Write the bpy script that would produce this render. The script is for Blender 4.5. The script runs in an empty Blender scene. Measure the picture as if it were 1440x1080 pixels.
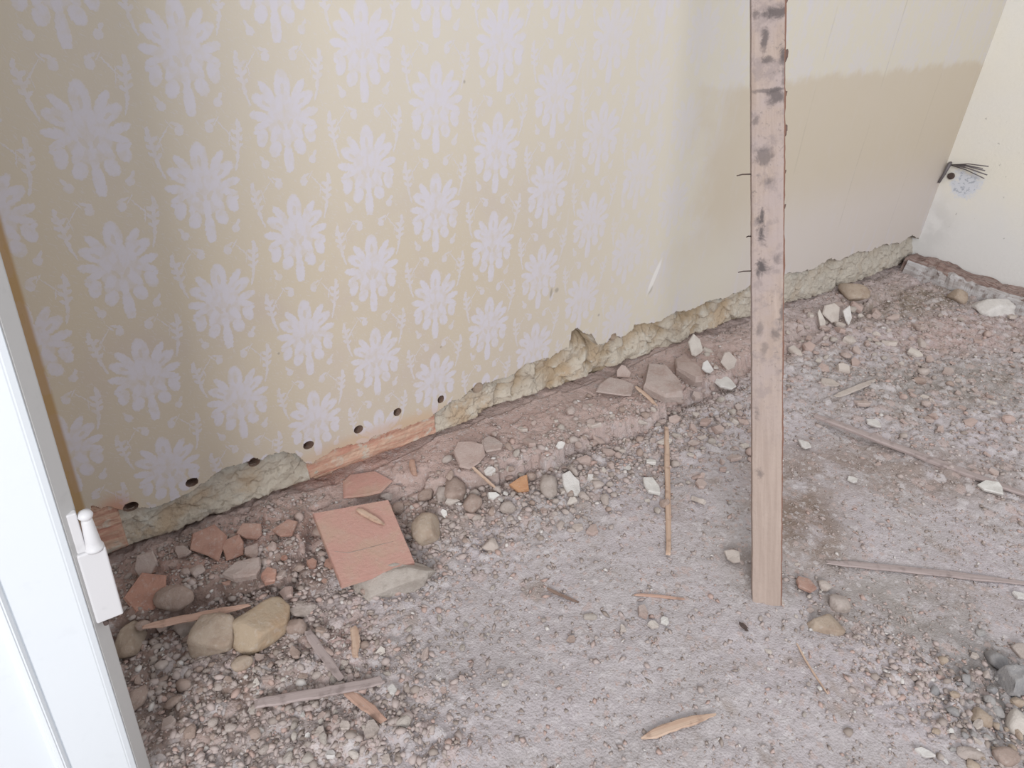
import bpy, bmesh, math, random
import numpy as np
from mathutils import Vector, Matrix, noise as mnoise

scene = bpy.context.scene
C = scene.collection
random.seed(7)
rng = np.random.default_rng(11)

# ------------------------------------------------------------------ camera
F = 1030.3
CAM = Vector((0.0, -1.7274, 1.5))
ROT = Matrix(((0.79238924, 0.28111952, -0.54137889),
              (-0.60717922, 0.44895301, -0.65557196),
              (0.05875961, 0.84818218, 0.52643547)))
cam_d = bpy.data.cameras.new('camera')
cam_d.sensor_width = 36.0
cam_d.lens = 36.0 * F / 1440.0
cam_d.clip_start = 0.02
cam = bpy.data.objects.new('camera', cam_d)
C.objects.link(cam)
cam.matrix_world = Matrix.Translation(CAM) @ ROT.to_4x4()
scene.camera = cam

# ------------------------------------------------------------------ world, light, exposure
w = bpy.data.worlds.new('overcast_daylight'); scene.world = w
w.use_nodes = True
w.node_tree.nodes['Background'].inputs[0].default_value = (0.915, 0.95, 1.0, 1)
w.node_tree.nodes['Background'].inputs[1].default_value = 0.91
ld = bpy.data.lights.new('window_daylight', 'AREA')
ld.shape = 'RECTANGLE'; ld.size = 3.0; ld.size_y = 2.4
ld.energy = 520; ld.color = (1.0, 0.99, 0.985)
lo = bpy.data.objects.new('window_daylight', ld); C.objects.link(lo)
lo.location = (-4.6, -6.6, 4.4)
lo.rotation_euler = (Vector((3.0, -0.3, 0.5)) - lo.location).to_track_quat('-Z', 'Y').to_euler()
vs = scene.view_settings
vs.view_transform = 'Standard'; vs.look = 'None'; vs.gamma = 1.0; vs.use_curve_mapping = False
vs.exposure = 0.0


# ------------------------------------------------------------------ helpers
def ray(px, py):
    return ROT @ Vector((px - 720.0, 540.0 - py, -F))


def at(px, py, z=0.0):                      # where the floor (height z) is seen
    r = ray(px, py)
    return CAM + r * ((z - CAM.z) / r.z)


def atw(px, py, y=0.0):                     # where the papered wall is seen
    r = ray(px, py)
    return CAM + r * ((y - CAM.y) / r.y)


def seen(p):
    v = ROT.transposed() @ (Vector(p) - CAM)
    if v.z > -0.05:
        return None
    return 720 + F * v.x / -v.z, 540 - F * v.y / -v.z


def h2(ix, iy, seed):
    n = (ix.astype(np.int64) * 374761393 + iy.astype(np.int64) * 668265263 + seed * 1442695041) & 0xFFFFFFFF
    n = ((n ^ (n >> 13)) * 1274126177) & 0xFFFFFFFF
    n = ((n ^ (n >> 16)) * 2246822519) & 0xFFFFFFFF
    return ((n ^ (n >> 15)) & 0xFFFFFF) / float(0xFFFFFF)


def vn(x, y, s=0):
    x = np.asarray(x, float); y = np.asarray(y, float)
    ix = np.floor(x); iy = np.floor(y); fx = x - ix; fy = y - iy
    fx = fx * fx * (3 - 2 * fx); fy = fy * fy * (3 - 2 * fy)
    a = h2(ix, iy, s); b = h2(ix + 1, iy, s); c = h2(ix, iy + 1, s); d = h2(ix + 1, iy + 1, s)
    return (a * (1 - fx) + b * fx) * (1 - fy) + (c * (1 - fx) + d * fx) * fy


def fbm(x, y, s=0, o=4):
    t = 0; a = 0.5; n = 0
    for i in range(o):
        t = t + a * vn(x * 2 ** i + 17.3 * i, y * 2 ** i - 9.1 * i, s + i); n += a; a *= 0.5
    return t / n


def worley(x, y, s=0):                      # distance to nearest feature, its random number
    x = np.asarray(x, float); y = np.asarray(y, float)
    ix = np.floor(x); iy = np.floor(y)
    best = np.full(x.shape, 9.0); rid = np.zeros(x.shape)
    for i in (-1, 0, 1):
        for j in (-1, 0, 1):
            cx = ix + i; cy = iy + j
            d = np.hypot(cx + h2(cx, cy, s) - x, cy + h2(cx, cy, s + 5) - y)
            m = d < best
            best = np.where(m, d, best); rid = np.where(m, h2(cx, cy, s + 9), rid)
    return best, rid


def facets(x, y, s=0):                      # broken planes: each cell its own tilt and depth
    x = np.asarray(x, float); y = np.asarray(y, float)
    ix = np.floor(x); iy = np.floor(y)
    best = np.full(x.shape, 9.0); out = np.zeros(x.shape)
    for i in (-1, 0, 1):
        for j in (-1, 0, 1):
            cx = ix + i; cy = iy + j
            dx = x - cx - h2(cx, cy, s); dy = y - cy - h2(cx, cy, s + 5)
            d_ = np.hypot(dx, dy); m = d_ < best
            pl = h2(cx, cy, s + 9) + (h2(cx, cy, s + 11) - 0.5) * 2.2 * dx + (h2(cx, cy, s + 13) - 0.3) * 2.2 * dy
            best = np.where(m, d_, best); out = np.where(m, pl, out)
    return out


def sst(a, b, x):
    t = np.clip((x - a) / (b - a), 0, 1)
    return t * t * (3 - 2 * t)


def link(name, me, mat=None, parent=None, smooth=False):
    o = bpy.data.objects.new(name, me); C.objects.link(o)
    if mat is not None and not me.materials:
        me.materials.append(mat)
    if smooth:
        me.polygons.foreach_set('use_smooth', np.ones(len(me.polygons), bool))
    if parent is not None:
        o.parent = parent
    return o


def tag(o, label, cat, group=None):
    o['label'] = label; o['category'] = cat
    if group:
        o['group'] = group
    return o


def empty(name, loc=(0, 0, 0), rot=None):
    o = bpy.data.objects.new(name, None); C.objects.link(o)
    o.location = loc
    o.empty_display_size = 0.05
    if rot:
        o.rotation_euler = rot
    return o


def struct(o):
    o['kind'] = 'structure'; return o


def np_mesh(name, V, Q, k=4, attrs=None):
    me = bpy.data.meshes.new(name)
    V = np.ascontiguousarray(V, np.float32); Q = np.ascontiguousarray(Q, np.int32)
    n = len(Q)
    me.vertices.add(len(V)); me.vertices.foreach_set('co', V.ravel())
    me.loops.add(n * k); me.loops.foreach_set('vertex_index', Q.ravel())
    me.polygons.add(n)
    me.polygons.foreach_set('loop_start', np.arange(0, n * k, k, dtype=np.int32))
    me.polygons.foreach_set('loop_total', np.full(n, k, np.int32))
    for an, av in (attrs or {}).items():
        at_ = me.attributes.new(an, 'FLOAT', 'POINT')
        at_.data.foreach_set('value', np.ascontiguousarray(av, np.float32))
    me.update(calc_edges=True)
    return me


def bm_mesh(name, bm):
    me = bpy.data.meshes.new(name)
    bm.normal_update(); bm.to_mesh(me); bm.free()
    return me


def box_bm(bm, cx, cy, cz, sx, sy, sz, bev=0.0, seg=2):
    r = bmesh.ops.create_cube(bm, size=1.0)
    vs_ = r['verts']
    for v in vs_:
        v.co = Vector((cx + v.co.x * sx, cy + v.co.y * sy, cz + v.co.z * sz))
    if bev:
        es = list({e for v in vs_ for e in v.link_edges})
        bmesh.ops.bevel(bm, geom=es, offset=bev, segments=seg, affect='EDGES', profile=0.5)
    return bm


def tube_mesh(name, pts, rad, n=8, cap=True):
    pts = [Vector(p) for p in pts]
    rads = rad if isinstance(rad, (list, tuple)) else [rad] * len(pts)
    bm = bmesh.new(); rings = []
    for i, p in enumerate(pts):
        t = (pts[min(i + 1, len(pts) - 1)] - pts[max(i - 1, 0)]).normalized()
        u = t.orthogonal().normalized() if i == 0 else (u - t * u.dot(t)).normalized()
        v = t.cross(u)
        rings.append([bm.verts.new(p + (u * math.cos(2 * math.pi * k / n) + v * math.sin(2 * math.pi * k / n)) * rads[i]) for k in range(n)])
    for a, b in zip(rings, rings[1:]):
        for k in range(n):
            bm.faces.new((a[k], a[(k + 1) % n], b[(k + 1) % n], b[k]))
    if cap:
        bm.faces.new(rings[0][::-1]); bm.faces.new(rings[-1])
    return bm_mesh(name, bm)


# ------------------------------------------------------------------ materials
class NT:
    def __init__(s, name, rough=0.9, spec=0.2):
        s.m = bpy.data.materials.new(name); s.m.use_nodes = True
        s.t = s.m.node_tree; s.n = s.t.nodes; s.l = s.t.links
        s.b = s.n['Principled BSDF']
        s.b.inputs['Roughness'].default_value = rough
        s.b.inputs['Specular IOR Level'].default_value = spec
        s.tc = s.n.new('ShaderNodeTexCoord')
        s.obj = s.tc.outputs['Object']

    def put(s, inp, v):
        if hasattr(v, 'is_output'):
            s.l.new(v, inp)
        elif v is not None:
            if hasattr(inp.default_value, '__len__'):
                v = tuple(v); k = len(inp.default_value)
                inp.default_value = v + (1.0,) if len(v) == 3 and k == 4 else v
            else:
                inp.default_value = v

    def math(s, op, a, b=None, c=None, clamp=False):
        n = s.n.new('ShaderNodeMath'); n.operation = op; n.use_clamp = clamp
        s.put(n.inputs[0], a); s.put(n.inputs[1], b); s.put(n.inputs[2], c)
        return n.outputs[0]

    def mix(s, f, a, b, bt='MIX'):
        n = s.n.new('ShaderNodeMix'); n.data_type = 'RGBA'; n.blend_type = bt; n.clamp_factor = True
        s.put(n.inputs[0], f); s.put(n.inputs[6], a); s.put(n.inputs[7], b)
        return n.outputs[2]

    def noise(s, scale, detail=4, rough=0.55, vec=None, dist=0.0, col=False):
        n = s.n.new('ShaderNodeTexNoise')
        n.inputs['Scale'].default_value = scale; n.inputs['Detail'].default_value = detail
        n.inputs['Roughness'].default_value = rough; n.inputs['Distortion'].default_value = dist
        s.l.new(vec or s.obj, n.inputs['Vector'])
        return n.outputs['Color'] if col else n.outputs['Fac']

    def voro(s, scale, vec=None, feature='F1', out='Distance'):
        n = s.n.new('ShaderNodeTexVoronoi'); n.feature = feature
        n.inputs['Scale'].default_value = scale
        s.l.new(vec or s.obj, n.inputs['Vector'])
        return n.outputs[out]

    def rng(s, v, a, b, c=0.0, d=1.0, smooth=True):
        n = s.n.new('ShaderNodeMapRange'); n.interpolation_type = 'SMOOTHSTEP' if smooth else 'LINEAR'
        n.clamp = True
        s.put(n.inputs[0], v); s.put(n.inputs[1], a); s.put(n.inputs[2], b); s.put(n.inputs[3], c); s.put(n.inputs[4], d)
        return n.outputs[0]

    def mapping(s, vec, loc=(0, 0, 0), rot=(0, 0, 0), scale=(1, 1, 1), kind='TEXTURE'):
        n = s.n.new('ShaderNodeMapping'); n.vector_type = kind
        s.l.new(vec, n.inputs[0])
        n.inputs[1].default_value = loc; n.inputs[2].default_value = rot; n.inputs[3].default_value = scale
        return n.outputs[0]

    def length(s, vec):
        n = s.n.new('ShaderNodeVectorMath'); n.operation = 'LENGTH'; s.l.new(vec, n.inputs[0])
        return n.outputs['Value']

    def blob(s, vec, loc, scale, rot=0.0, axis=2, soft=(1.15, 0.75)):   # 1 inside an ellipse
        r = [0, 0, 0]; r[axis] = rot
        return s.rng(s.length(s.mapping(vec, loc, r, scale)), soft[0], soft[1])

    def attr(s, name):
        n = s.n.new('ShaderNodeAttribute'); n.attribute_name = name
        return n.outputs['Fac']

    def rand(s):
        return s.n.new('ShaderNodeObjectInfo').outputs['Random']

    def sep(s, vec):
        n = s.n.new('ShaderNodeSeparateXYZ'); s.l.new(vec, n.inputs[0]); return n.outputs

    def comb(s, x, y, z):
        n = s.n.new('ShaderNodeCombineXYZ')
        s.put(n.inputs[0], x); s.put(n.inputs[1], y); s.put(n.inputs[2], z)
        return n.outputs[0]

    def bump(s, h, dist=0.002, strength=1.0):
        n = s.n.new('ShaderNodeBump'); n.inputs['Distance'].default_value = dist
        n.inputs['Strength'].default_value = strength
        s.l.new(h, n.inputs['Height']); s.l.new(n.outputs[0], s.b.inputs['Normal'])

    def col(s, c):
        s.put(s.b.inputs['Base Color'], c); return s.m


def lin(r, g, b):
    f = lambda c: ((c / 255 + 0.055) / 1.055) ** 2.4 if c > 10 else c / 255 / 12.92
    y = 0.3 * r + 0.59 * g + 0.11 * b       # dusty, muted pigments throughout
    r, g, b = (y + (c - y) * 0.78 for c in (r, g, b))
    return (f(r), f(g), f(b))


def wallpaper():
    t = NT('damask_wallpaper', 0.75, 0.25)
    P = t.obj; X, Y, Z = t.sep(P)
    # slight wobble so the print edge is lacy
    wob = t.noise(160, 2, 0.5, col=True)
    vm = t.n.new('ShaderNodeVectorMath'); vm.operation = 'MULTIPLY_ADD'
    t.l.new(wob, vm.inputs[0]); vm.inputs[1].default_value = (0.009, 0, 0.009); t.l.new(P, vm.inputs[2])
    sh = t.n.new('ShaderNodeVectorMath'); sh.operation = 'SUBTRACT'
    t.l.new(vm.outputs[0], sh.inputs[0]); sh.inputs[1].default_value = (0.0045, 0, 0.0045)
    x, _, z = t.sep(sh.outputs[0])
    W, H = 0.2085, 0.288
    u = t.math('DIVIDE', t.math('SUBTRACT', x, 0.266 - W / 2), W)
    colm = t.math('FLOOR', u)
    odd = t.math('FLOORED_MODULO', colm, 2.0)
    lx = t.math('ABSOLUTE', t.math('MULTIPLY', t.math('SUBTRACT', t.math('FRACT', u), 0.5), W))
    vz = t.math('ADD', t.math('DIVIDE', t.math('SUBTRACT', z, 0.228 - 0.125), H), t.math('MULTIPLY', odd, -0.51))
    lz = t.math('SUBTRACT', t.math('MULTIPLY', t.math('FRACT', vz), H), 0.125)
    q = t.comb(lx, 0.0, lz)

    cnt = [0]

    def leaf(cx, cz, ang, a, b, acc):       # ellipse: half length a along ang (0 = up), half width b
        nonlocal q
        cnt[0] += 1
        if cnt[0] % 8 == 7 and acc is not None:      # chain the leaves so the shader evaluates them in turn
            k_ = t.n.new('ShaderNodeVectorMath'); k_.operation = 'MULTIPLY_ADD'
            t.l.new(acc, k_.inputs[0]); k_.inputs[1].default_value = (1e-9, 1e-9, 1e-9); t.l.new(q, k_.inputs[2])
            q = k_.outputs[0]
        v = t.mapping(q, (cx, 0, cz), (0, math.radians(ang), 0), (b, 1, a))
        d = t.math('SUBTRACT', 1.0, t.length(v))
        return d if acc is None else t.math('MAXIMUM', acc, d)
    f = None
    # crown of petals
    for (cx, cz, an, a, b) in [(0, .066, 0, .036, .018), (.033, .058, 36, .026, .0095), (.040, .036, 58, .030, .0145),
                               (.054, .010, 76, .022, .0100), (.046, -.008, 110, .024, .0080), (.052, -.036, 165, .021, .0125),
                               (.058, -.026, 60, .013, .0060), (.027, -.062, 160, .019, .0140), (0, -.088, 0, .037, .0115),
                               (.022, .010, 25, .026, .0100), (.022, -.026, 150, .026, .0095), (0, -.040, 0, .030, .0085),
                               (.010, .026, 8, .024, .0080)]:
        f = leaf(cx * 1.13, cz * 1.08, an, a * 1.10, b * 1.12, f)
    v = t.mapping(q, (0, 0, -0.002), (0, 0, 0), (.046, 1, .057))
    outline = t.math('MAXIMUM', f, t.math('SUBTRACT', 1.0, t.length(v)))
    # leaf contours inside the bouquet, almond slits, bare eye
    band = t.math('MULTIPLY', t.rng(f, 0.02, 0.10), t.rng(f, 0.26, 0.16))
    slit = None
    for (cx, cz, an, a, b) in [(0, .062, 0, .015, .0050), (.038, .034, 50, .012, .0045), (.010, -.012, 30, .016, .0060)]:
        slit = leaf(cx * 1.13, cz * 1.08, an, a, b, slit)
    tone = t.math('SUBTRACT', 1.0, t.math('MULTIPLY', band, 0.12))
    tone = t.math('MULTIPLY', tone, t.rng(f, -0.05, 0.08, 0.66, 1.0))
    tone = t.math('MULTIPLY', tone, t.rng(slit, 0.0, 0.3, 1.0, 0.45))
    m1 = t.math('MULTIPLY', t.rng(outline, -0.03, 0.13), tone)
    s_ = t.math('MULTIPLY', m1, 0.0001)
    s_ = t.math('SUBTRACT', s_, 1.0)
    # feathered sprigs and buds beside and above the flower
    for (cx, cz, an, a, b) in [(.097, .140, -10, .012, .0055), (.102, .126, 60, .012, .0055), (.088, .122, -55, .012, .0055),
                               (.099, .108, 60, .012, .0055), (.085, .104, -50, .012, .0052), (.094, .090, 55, .011, .0050),
                               (.083, .086, -45, .010, .0045), (.087, .070, 12, .016, .0048), (.091, .104, 6, .040, .0042),
                               (.082, .050, 18, .018, .0030),
                               (.032, .136, 0, .012, .0105), (.036, .150, 70, .015, .0040), (.059, -.100, 0, .0110, .0105),
                               (.065, -.088, 30, .012, .0045), (.050, .150, 35, .014, .0016), (.068, .128, -38, .030, .0017),
                               (.074, .112, 10, .02, .0014)]:
        s_ = leaf(cx, cz, an, a, b, s_)
    # fade: print rubbed off toward the far end and low down
    fade_n = t.noise(3.0, 3, 0.6)
    xn = t.math('ADD', X, t.math('MULTIPLY', t.math('SUBTRACT', fade_n, 0.5), 0.7))
    fade = t.rng(xn, 1.3, 2.45, 1.0, 0.42)
    # the plain tan strip where a later wash covers the print
    zn = t.math('ADD', Z, t.math('MULTIPLY', t.math('SUBTRACT', t.noise(9, 3, 0.6), 0.5), 0.10))
    tan = t.math('MULTIPLY', t.rng(xn, 2.12, 2.45), t.rng(zn, 1.09, 1.05))
    tan2 = t.math('MULTIPLY', tan, t.rng(t.math('ADD', zn, t.math('MULTIPLY', t.rng(X, 2.4, 4.2), 0.12)), 0.28, 0.66))
    fade = t.math('MULTIPLY', fade, t.math('SUBTRACT', 1.0, t.math('MULTIPLY', tan, 0.93)))
    wear = t.rng(t.noise(34, 3, 0.6), 0.30, 0.55, 0.55, 1.0)
    m2 = t.math('MULTIPLY', t.rng(s_, 0.0, 0.18), 0.78)
    fleck = t.noise(1.0, 2, 0.5, vec=t.mapping(P, scale=(0.020, 1, 0.0035), rot=(0, 0.5, 0)))
    fleck2 = t.noise(1.0, 2, 0.5, vec=t.mapping(P, scale=(0.0035, 1, 0.020), rot=(0, -0.35, 0)))
    fl = t.math('MAXIMUM', t.rng(fleck, 0.61, 0.67), t.rng(fleck2, 0.62, 0.68))
    m = t.math('MAXIMUM', t.math('MAXIMUM', m1, m2), t.math('MULTIPLY', fl, 0.38))
    m = t.math('MULTIPLY', t.math('MULTIPLY', m, fade), wear)
    base = t.mix(t.rng(t.noise(2.2, 3, 0.6), 0.32, 0.68), PAPER_A, PAPER_B)
    base = t.mix(t.math('MULTIPLY', t.rng(t.noise(4.5, 4, 0.6, dist=0.4), 0.52, 0.74), 0.5), base, PAPER_PINK)
    base = t.mix(t.math('MULTIPLY', t.rng(Z, 0.55, 1.35), t.rng(X, 0.3, 1.2, 0.35, 0.8)), base, PAPER_FAR)
    base = t.mix(t.rng(X, 1.2, 2.3), base, PAPER_FAR)
    base = t.mix(tan2, base, PAPER_TAN)
    low = t.math('MULTIPLY', t.math('MULTIPLY', t.rng(xn, 2.3, 3.0), t.rng(zn, 0.72, 0.36)), 0.8)
    base = t.mix(low, base, PAPER_GREY)
    c = t.mix(t.math('MULTIPLY', m, 0.92), base, PAPER_PRINT)
    # pale vertical smears and scuffs low down on the far half
    smear = t.noise(1.0, 3, 0.6, vec=t.mapping(P, scale=(0.05, 1, 0.28)))
    c = t.mix(t.math('MULTIPLY', t.math('MULTIPLY', t.rng(smear, 0.56, 0.72), t.math('MULTIPLY', t.rng(X, 1.1, 1.9), t.math('SUBTRACT', 1.0, t.math('MULTIPLY', tan2, 0.85)))), 0.6), c, PAPER_PRINT)
    # ochre strip in the corner by the door frame, rusty stain near the skirting line
    c = t.mix(t.math('MULTIPLY', t.rng(t.math('ADD', X, t.math('MULTIPLY', Z, -0.022)), 0.060, 0.050), 0.85), c, lin(178, 134, 72))
    c = t.mix(t.math('MULTIPLY', t.blob(P, (0.12, 0, 0.14), (0.05, 1, 0.07), soft=(1.3, 0.3)), 0.75), c, lin(196, 122, 92))
    c = t.mix(t.math('MULTIPLY', t.blob(P, (0.9, 0, 0.09), (0.34, 1, 0.05), axis=1, soft=(1.3, 0.4)), 0.55), c, lin(203, 160, 120))
    for sx_, k_ in ((2.92, 0.2), (3.44, 0.28), (3.98, 0.15)):   # paper seams
        sm = t.math('ABSOLUTE', t.math('SUBTRACT', t.math('ADD', X, t.math('MULTIPLY', t.noise(2.0, 2), 0.03)), sx_))
        c = t.mix(t.math('MULTIPLY', t.math('MULTIPLY', t.rng(sm, 0.006, 0.001), t.rng(t.noise(5, 3), 0.4, 0.6)), k_), c, lin(150, 136, 116))
    # dark scuffs
    for px, py, sx, sz, r in [(775, 412, .006, .022, 0.1), (783, 408, .01, .010, 0), (914, 408, .012, .02, 0.5), (842, 443, .006, .006, 0),
                              (392, 497, .004, .004, 0), (620, 488, .004, .004, 0), (653, 115, .004, .005, 0)]:
        p = atw(px, py)
        c = t.mix(t.math('MULTIPLY', t.blob(P, (p.x, 0, p.z), (sx, 1, sz), r, 1, (1.3, 0.4)), 0.42), c, lin(110, 100, 92))
    p = atw(920, 390)
    c = t.mix(t.math('MULTIPLY', t.blob(P, (p.x, 0, p.z), (.012, 1, .075), 0.35, 1, (1.2, 0.7)), 0.75), c, lin(226, 222, 218))
    t.bump(t.math('ADD', t.math('MULTIPLY', m, 0.6), t.math('MULTIPLY', t.noise(240, 2), 0.5)), 0.0006, 0.6)
    return t.col(c)


PAPER_A = lin(200, 184, 160); PAPER_B = lin(197, 182, 163); PAPER_PINK = lin(194, 175, 163)
PAPER_FAR = lin(208, 199, 182); PAPER_TAN = lin(200, 185, 163); PAPER_GREY = lin(204, 192, 186)
PAPER_PRINT = lin(203, 197, 207)


def m_plaster():
    t = NT('cream_plaster', 0.85)
    X, Y, Z = t.sep(t.obj)
    c = t.mix(t.rng(t.noise(2.0, 4, 0.6), 0.35, 0.7), lin(229, 223, 208), lin(225, 221, 213))
    zn = t.math('ADD', Z, t.math('MULTIPLY', t.math('SUBTRACT', t.noise(6, 4, 0.6), 0.5), 0.4))
    c = t.mix(t.rng(zn, 0.55, 0.2), c, lin(221, 219, 216))
    c = t.mix(t.math('MULTIPLY', t.blob(t.obj, (4.4, -0.05, 0.22), (1, .10, .14), soft=(1.6, .2)), t.math('MULTIPLY', t.rng(t.noise(12, 4), 0.35, 0.6), 0.4)), c, lin(190, 187, 185))
    # smear of bluish filler below the cables
    e = t.math('SUBTRACT', 1.0, t.length(t.mapping(t.obj, (4.4, -0.13, 0.47), (0, 0, 0), (1, .10, .10))))
    e = t.math('ADD', e, t.math('MULTIPLY', t.math('SUBTRACT', t.noise(22, 4, 0.65), 0.5), 1.6))
    c = t.mix(t.math('MULTIPLY', t.rng(e, 0.1, 0.5), 0.8), c, lin(206, 212, 226))
    c = t.mix(t.math('MULTIPLY', t.math('MULTIPLY', t.rng(e, 0.35, 0.6), t.rng(t.noise(50, 3), 0.5, 0.62)), 0.7), c, lin(150, 158, 172))
    c = t.mix(t.math('MULTIPLY', t.rng(t.noise(40, 2), 0.70, 0.78), 0.5), c, lin(150, 146, 140))
    t.bump(t.noise(60, 4, 0.6), 0.003, 0.5)
    return t.col(c)


def m_mortar():
    t = NT('crumbling_mortar', 0.95, 0.1)
    c = t.mix(t.rng(t.noise(14, 5, 0.65), 0.32, 0.68), lin(202, 189, 170), lin(184, 170, 152))
    c = t.mix(t.rng(t.noise(7, 4, 0.6), 0.5, 0.68), c, lin(190, 164, 134))
    c = t.mix(t.math('MULTIPLY', t.rng(t.noise(26, 4, 0.6), 0.56, 0.70), 0.8), c, lin(202, 196, 184))
    c = t.mix(t.math('MULTIPLY', t.rng(t.noise(60, 3), 0.60, 0.72), 0.6), c, lin(140, 122, 100))
    c = t.mix(t.math('MULTIPLY', t.math('MULTIPLY', t.attr('rim'), t.rng(t.noise(8, 3), 0.38, 0.55)), 0.9), c, lin(166, 172, 168))
    c = t.mix(t.math('MULTIPLY', t.rng(t.attr('deep'), 0.026, 0.050), 0.7), c, lin(176, 148, 112))  # deep hollows browner: shade under the lip put into the colour
    c = t.mix(t.math('MULTIPLY', t.rng(t.sep(t.obj)[0], 2.5, 3.4), 0.6), c, lin(188, 180, 168))
    t.bump(t.math('ADD', t.noise(90, 5, 0.7), t.math('MULTIPLY', t.voro(120), -0.4)), 0.004, 0.9)
    return t.col(c)


def m_brick():
    t = NT('exposed_red_brick', 0.95, 0.1)
    st = t.noise(1.0, 4, 0.6, vec=t.mapping(t.obj, scale=(0.12, 0.02, 0.016)))
    c = t.mix(t.rng(st, 0.34, 0.62), lin(194, 134, 112), lin(206, 168, 142))
    c = t.mix(t.rng(t.noise(22, 4, 0.6), 0.54, 0.70), c, lin(198, 186, 170))
    c = t.mix(t.math('MULTIPLY', t.rng(st, 0.60, 0.70), 0.5), c, lin(178, 120, 100))
    t.bump(t.math('ADD', st, t.noise(90, 4)), 0.004, 0.8)
    return t.col(c)


def m_floor():
    t = NT('rubble_dirt', 0.97, 0.08)
    P = t.obj; X, Y, Z = t.sep(P)
    n1 = t.noise(2.6, 5, 0.62); n2 = t.noise(11, 5, 0.65); n3 = t.noise(55, 4, 0.6)
    c = t.mix(t.rng(n1, 0.36, 0.64), D_GREY, D_MAUVE)
    yn = t.math('ADD', Y, t.math('MULTIPLY', t.math('SUBTRACT', n2, 0.5), 0.22))
    c = t.mix(t.math('MULTIPLY', t.rng(yn, -0.42, -0.22), t.rng(X, 2.2, 3.4, 1.0, 0.5)), c, D_PINK)
    nx = t.math('MULTIPLY', t.math('SUBTRACT', n2, 0.5), 0.0)

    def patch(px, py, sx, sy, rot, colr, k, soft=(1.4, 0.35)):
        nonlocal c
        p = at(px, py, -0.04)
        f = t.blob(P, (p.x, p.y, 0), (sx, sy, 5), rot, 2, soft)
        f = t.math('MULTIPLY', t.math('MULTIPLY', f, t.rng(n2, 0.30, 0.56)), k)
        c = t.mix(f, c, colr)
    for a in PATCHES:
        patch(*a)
    c = t.mix(t.math('MULTIPLY', t.rng(t.noise(5.5, 4, 0.7), 0.55, 0.70), 0.7), c, D_BROWN)
    c = t.mix(t.math('MULTIPLY', t.rng(t.noise(17, 4, 0.7), 0.57, 0.70), 0.55), c, D_PALE)
    c = t.mix(t.math('MULTIPLY', t.rng(n3, 0.56, 0.70), 0.55), c, D_PALE)
    c = t.mix(t.math('MULTIPLY', t.rng(t.noise(80, 4, 0.65), 0.56, 0.68), 0.5), c, D_DARK)
    lump = t.attr('lump')
    c = t.mix(t.math('MULTIPLY', t.math('MULTIPLY', t.rng(lump, 0.76, 0.78), t.rng(Y, -0.26, -0.34)), 0.5), c, D_PALE)
    c = t.mix(t.math('MULTIPLY', t.math('MULTIPLY', t.rng(lump, 0.28, 0.26), t.rng(lump, 0.01, 0.02)), 0.5), c, D_PINK)
    t.bump(t.math('ADD', t.noise(120, 5, 0.7), t.math('MULTIPLY', t.voro(170), -0.6)), 0.0035, 0.9)
    return t.col(c)


D_GREY = lin(182, 173, 172); D_MAUVE = lin(188, 177, 180); D_PINK = lin(192, 165, 156)
D_BROWN = lin(160, 142, 131); D_PALE = lin(204, 196, 196); D_DARK = lin(142, 126, 117)
PATCHES = [  # patches of differently coloured dirt, some with shade painted in
    (290, 960, .34, .26, 0.2, lin(146, 122, 110), 0.95), (380, 830, .26, .12, 0.0, lin(138, 114, 103), 0.9),  # trough left of the tile: its shade put into the colour
    (230, 870, .16, .22, 0.0, lin(140, 112, 100), 0.8),
    (330, 780, .30, .10, 0.0, lin(184, 142, 128), 0.8), (500, 660, .25, .07, 0, lin(186, 140, 126), 0.8),
    (690, 625, .35, .08, 0.0, lin(190, 158, 148), 0.9), (950, 540, .45, .12, 0, lin(190, 160, 150), 0.9),
    (640, 720, .30, .10, -0.1, lin(146, 128, 118), 0.85),
    (1120, 720, .16, .30, -0.7, lin(140, 118, 102), 0.9), (1250, 660, .5, .16, -0.7, lin(150, 130, 120), 0.8),  # brown dirt right of the plank, with the plank's shadow painted in
    (1290, 425, .55, .16, -0.2, lin(140, 124, 108), 0.95), (1350, 470, .5, .2, -0.3, lin(186, 152, 142), 0.7),
    (1330, 540, .6, .2, -0.3, lin(148, 138, 130), 0.75), (1250, 850, .35, .14, -0.6, lin(150, 140, 132), 0.7),
    (1430, 980, .14, .20, -0.6, lin(118, 112, 108), 0.95), (1060, 800, .08, .10, 0, lin(128, 112, 102), 0.7),
    (850, 900, .45, .32, -0.5, lin(186, 177, 178), 0.8), (470, 1020, .18, .14, 0, lin(206, 190, 186), 0.9),
    (470, 900, .12, .10, 0, lin(192, 158, 150), 0.8),
]


def m_stone(name, a, b, patch=None, pk=0.6, rough=0.95, grain=18, dust=0.3):
    t = NT(name, rough, 0.1)
    c = t.mix(t.rand(), a, b)
    c = t.mix(t.math('MULTIPLY', t.rng(t.noise(grain, 4, 0.6), 0.42, 0.68), pk), c, patch or tuple(x * 0.7 for x in a))
    c = t.mix(t.math('MULTIPLY', t.rng(t.noise(grain * 5, 3, 0.6), 0.50, 0.75), dust), c, lin(204, 194, 186))
    t.bump(t.noise(grain * 7, 6, 0.7), 0.004, 1.0)
    return t.col(c)


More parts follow.
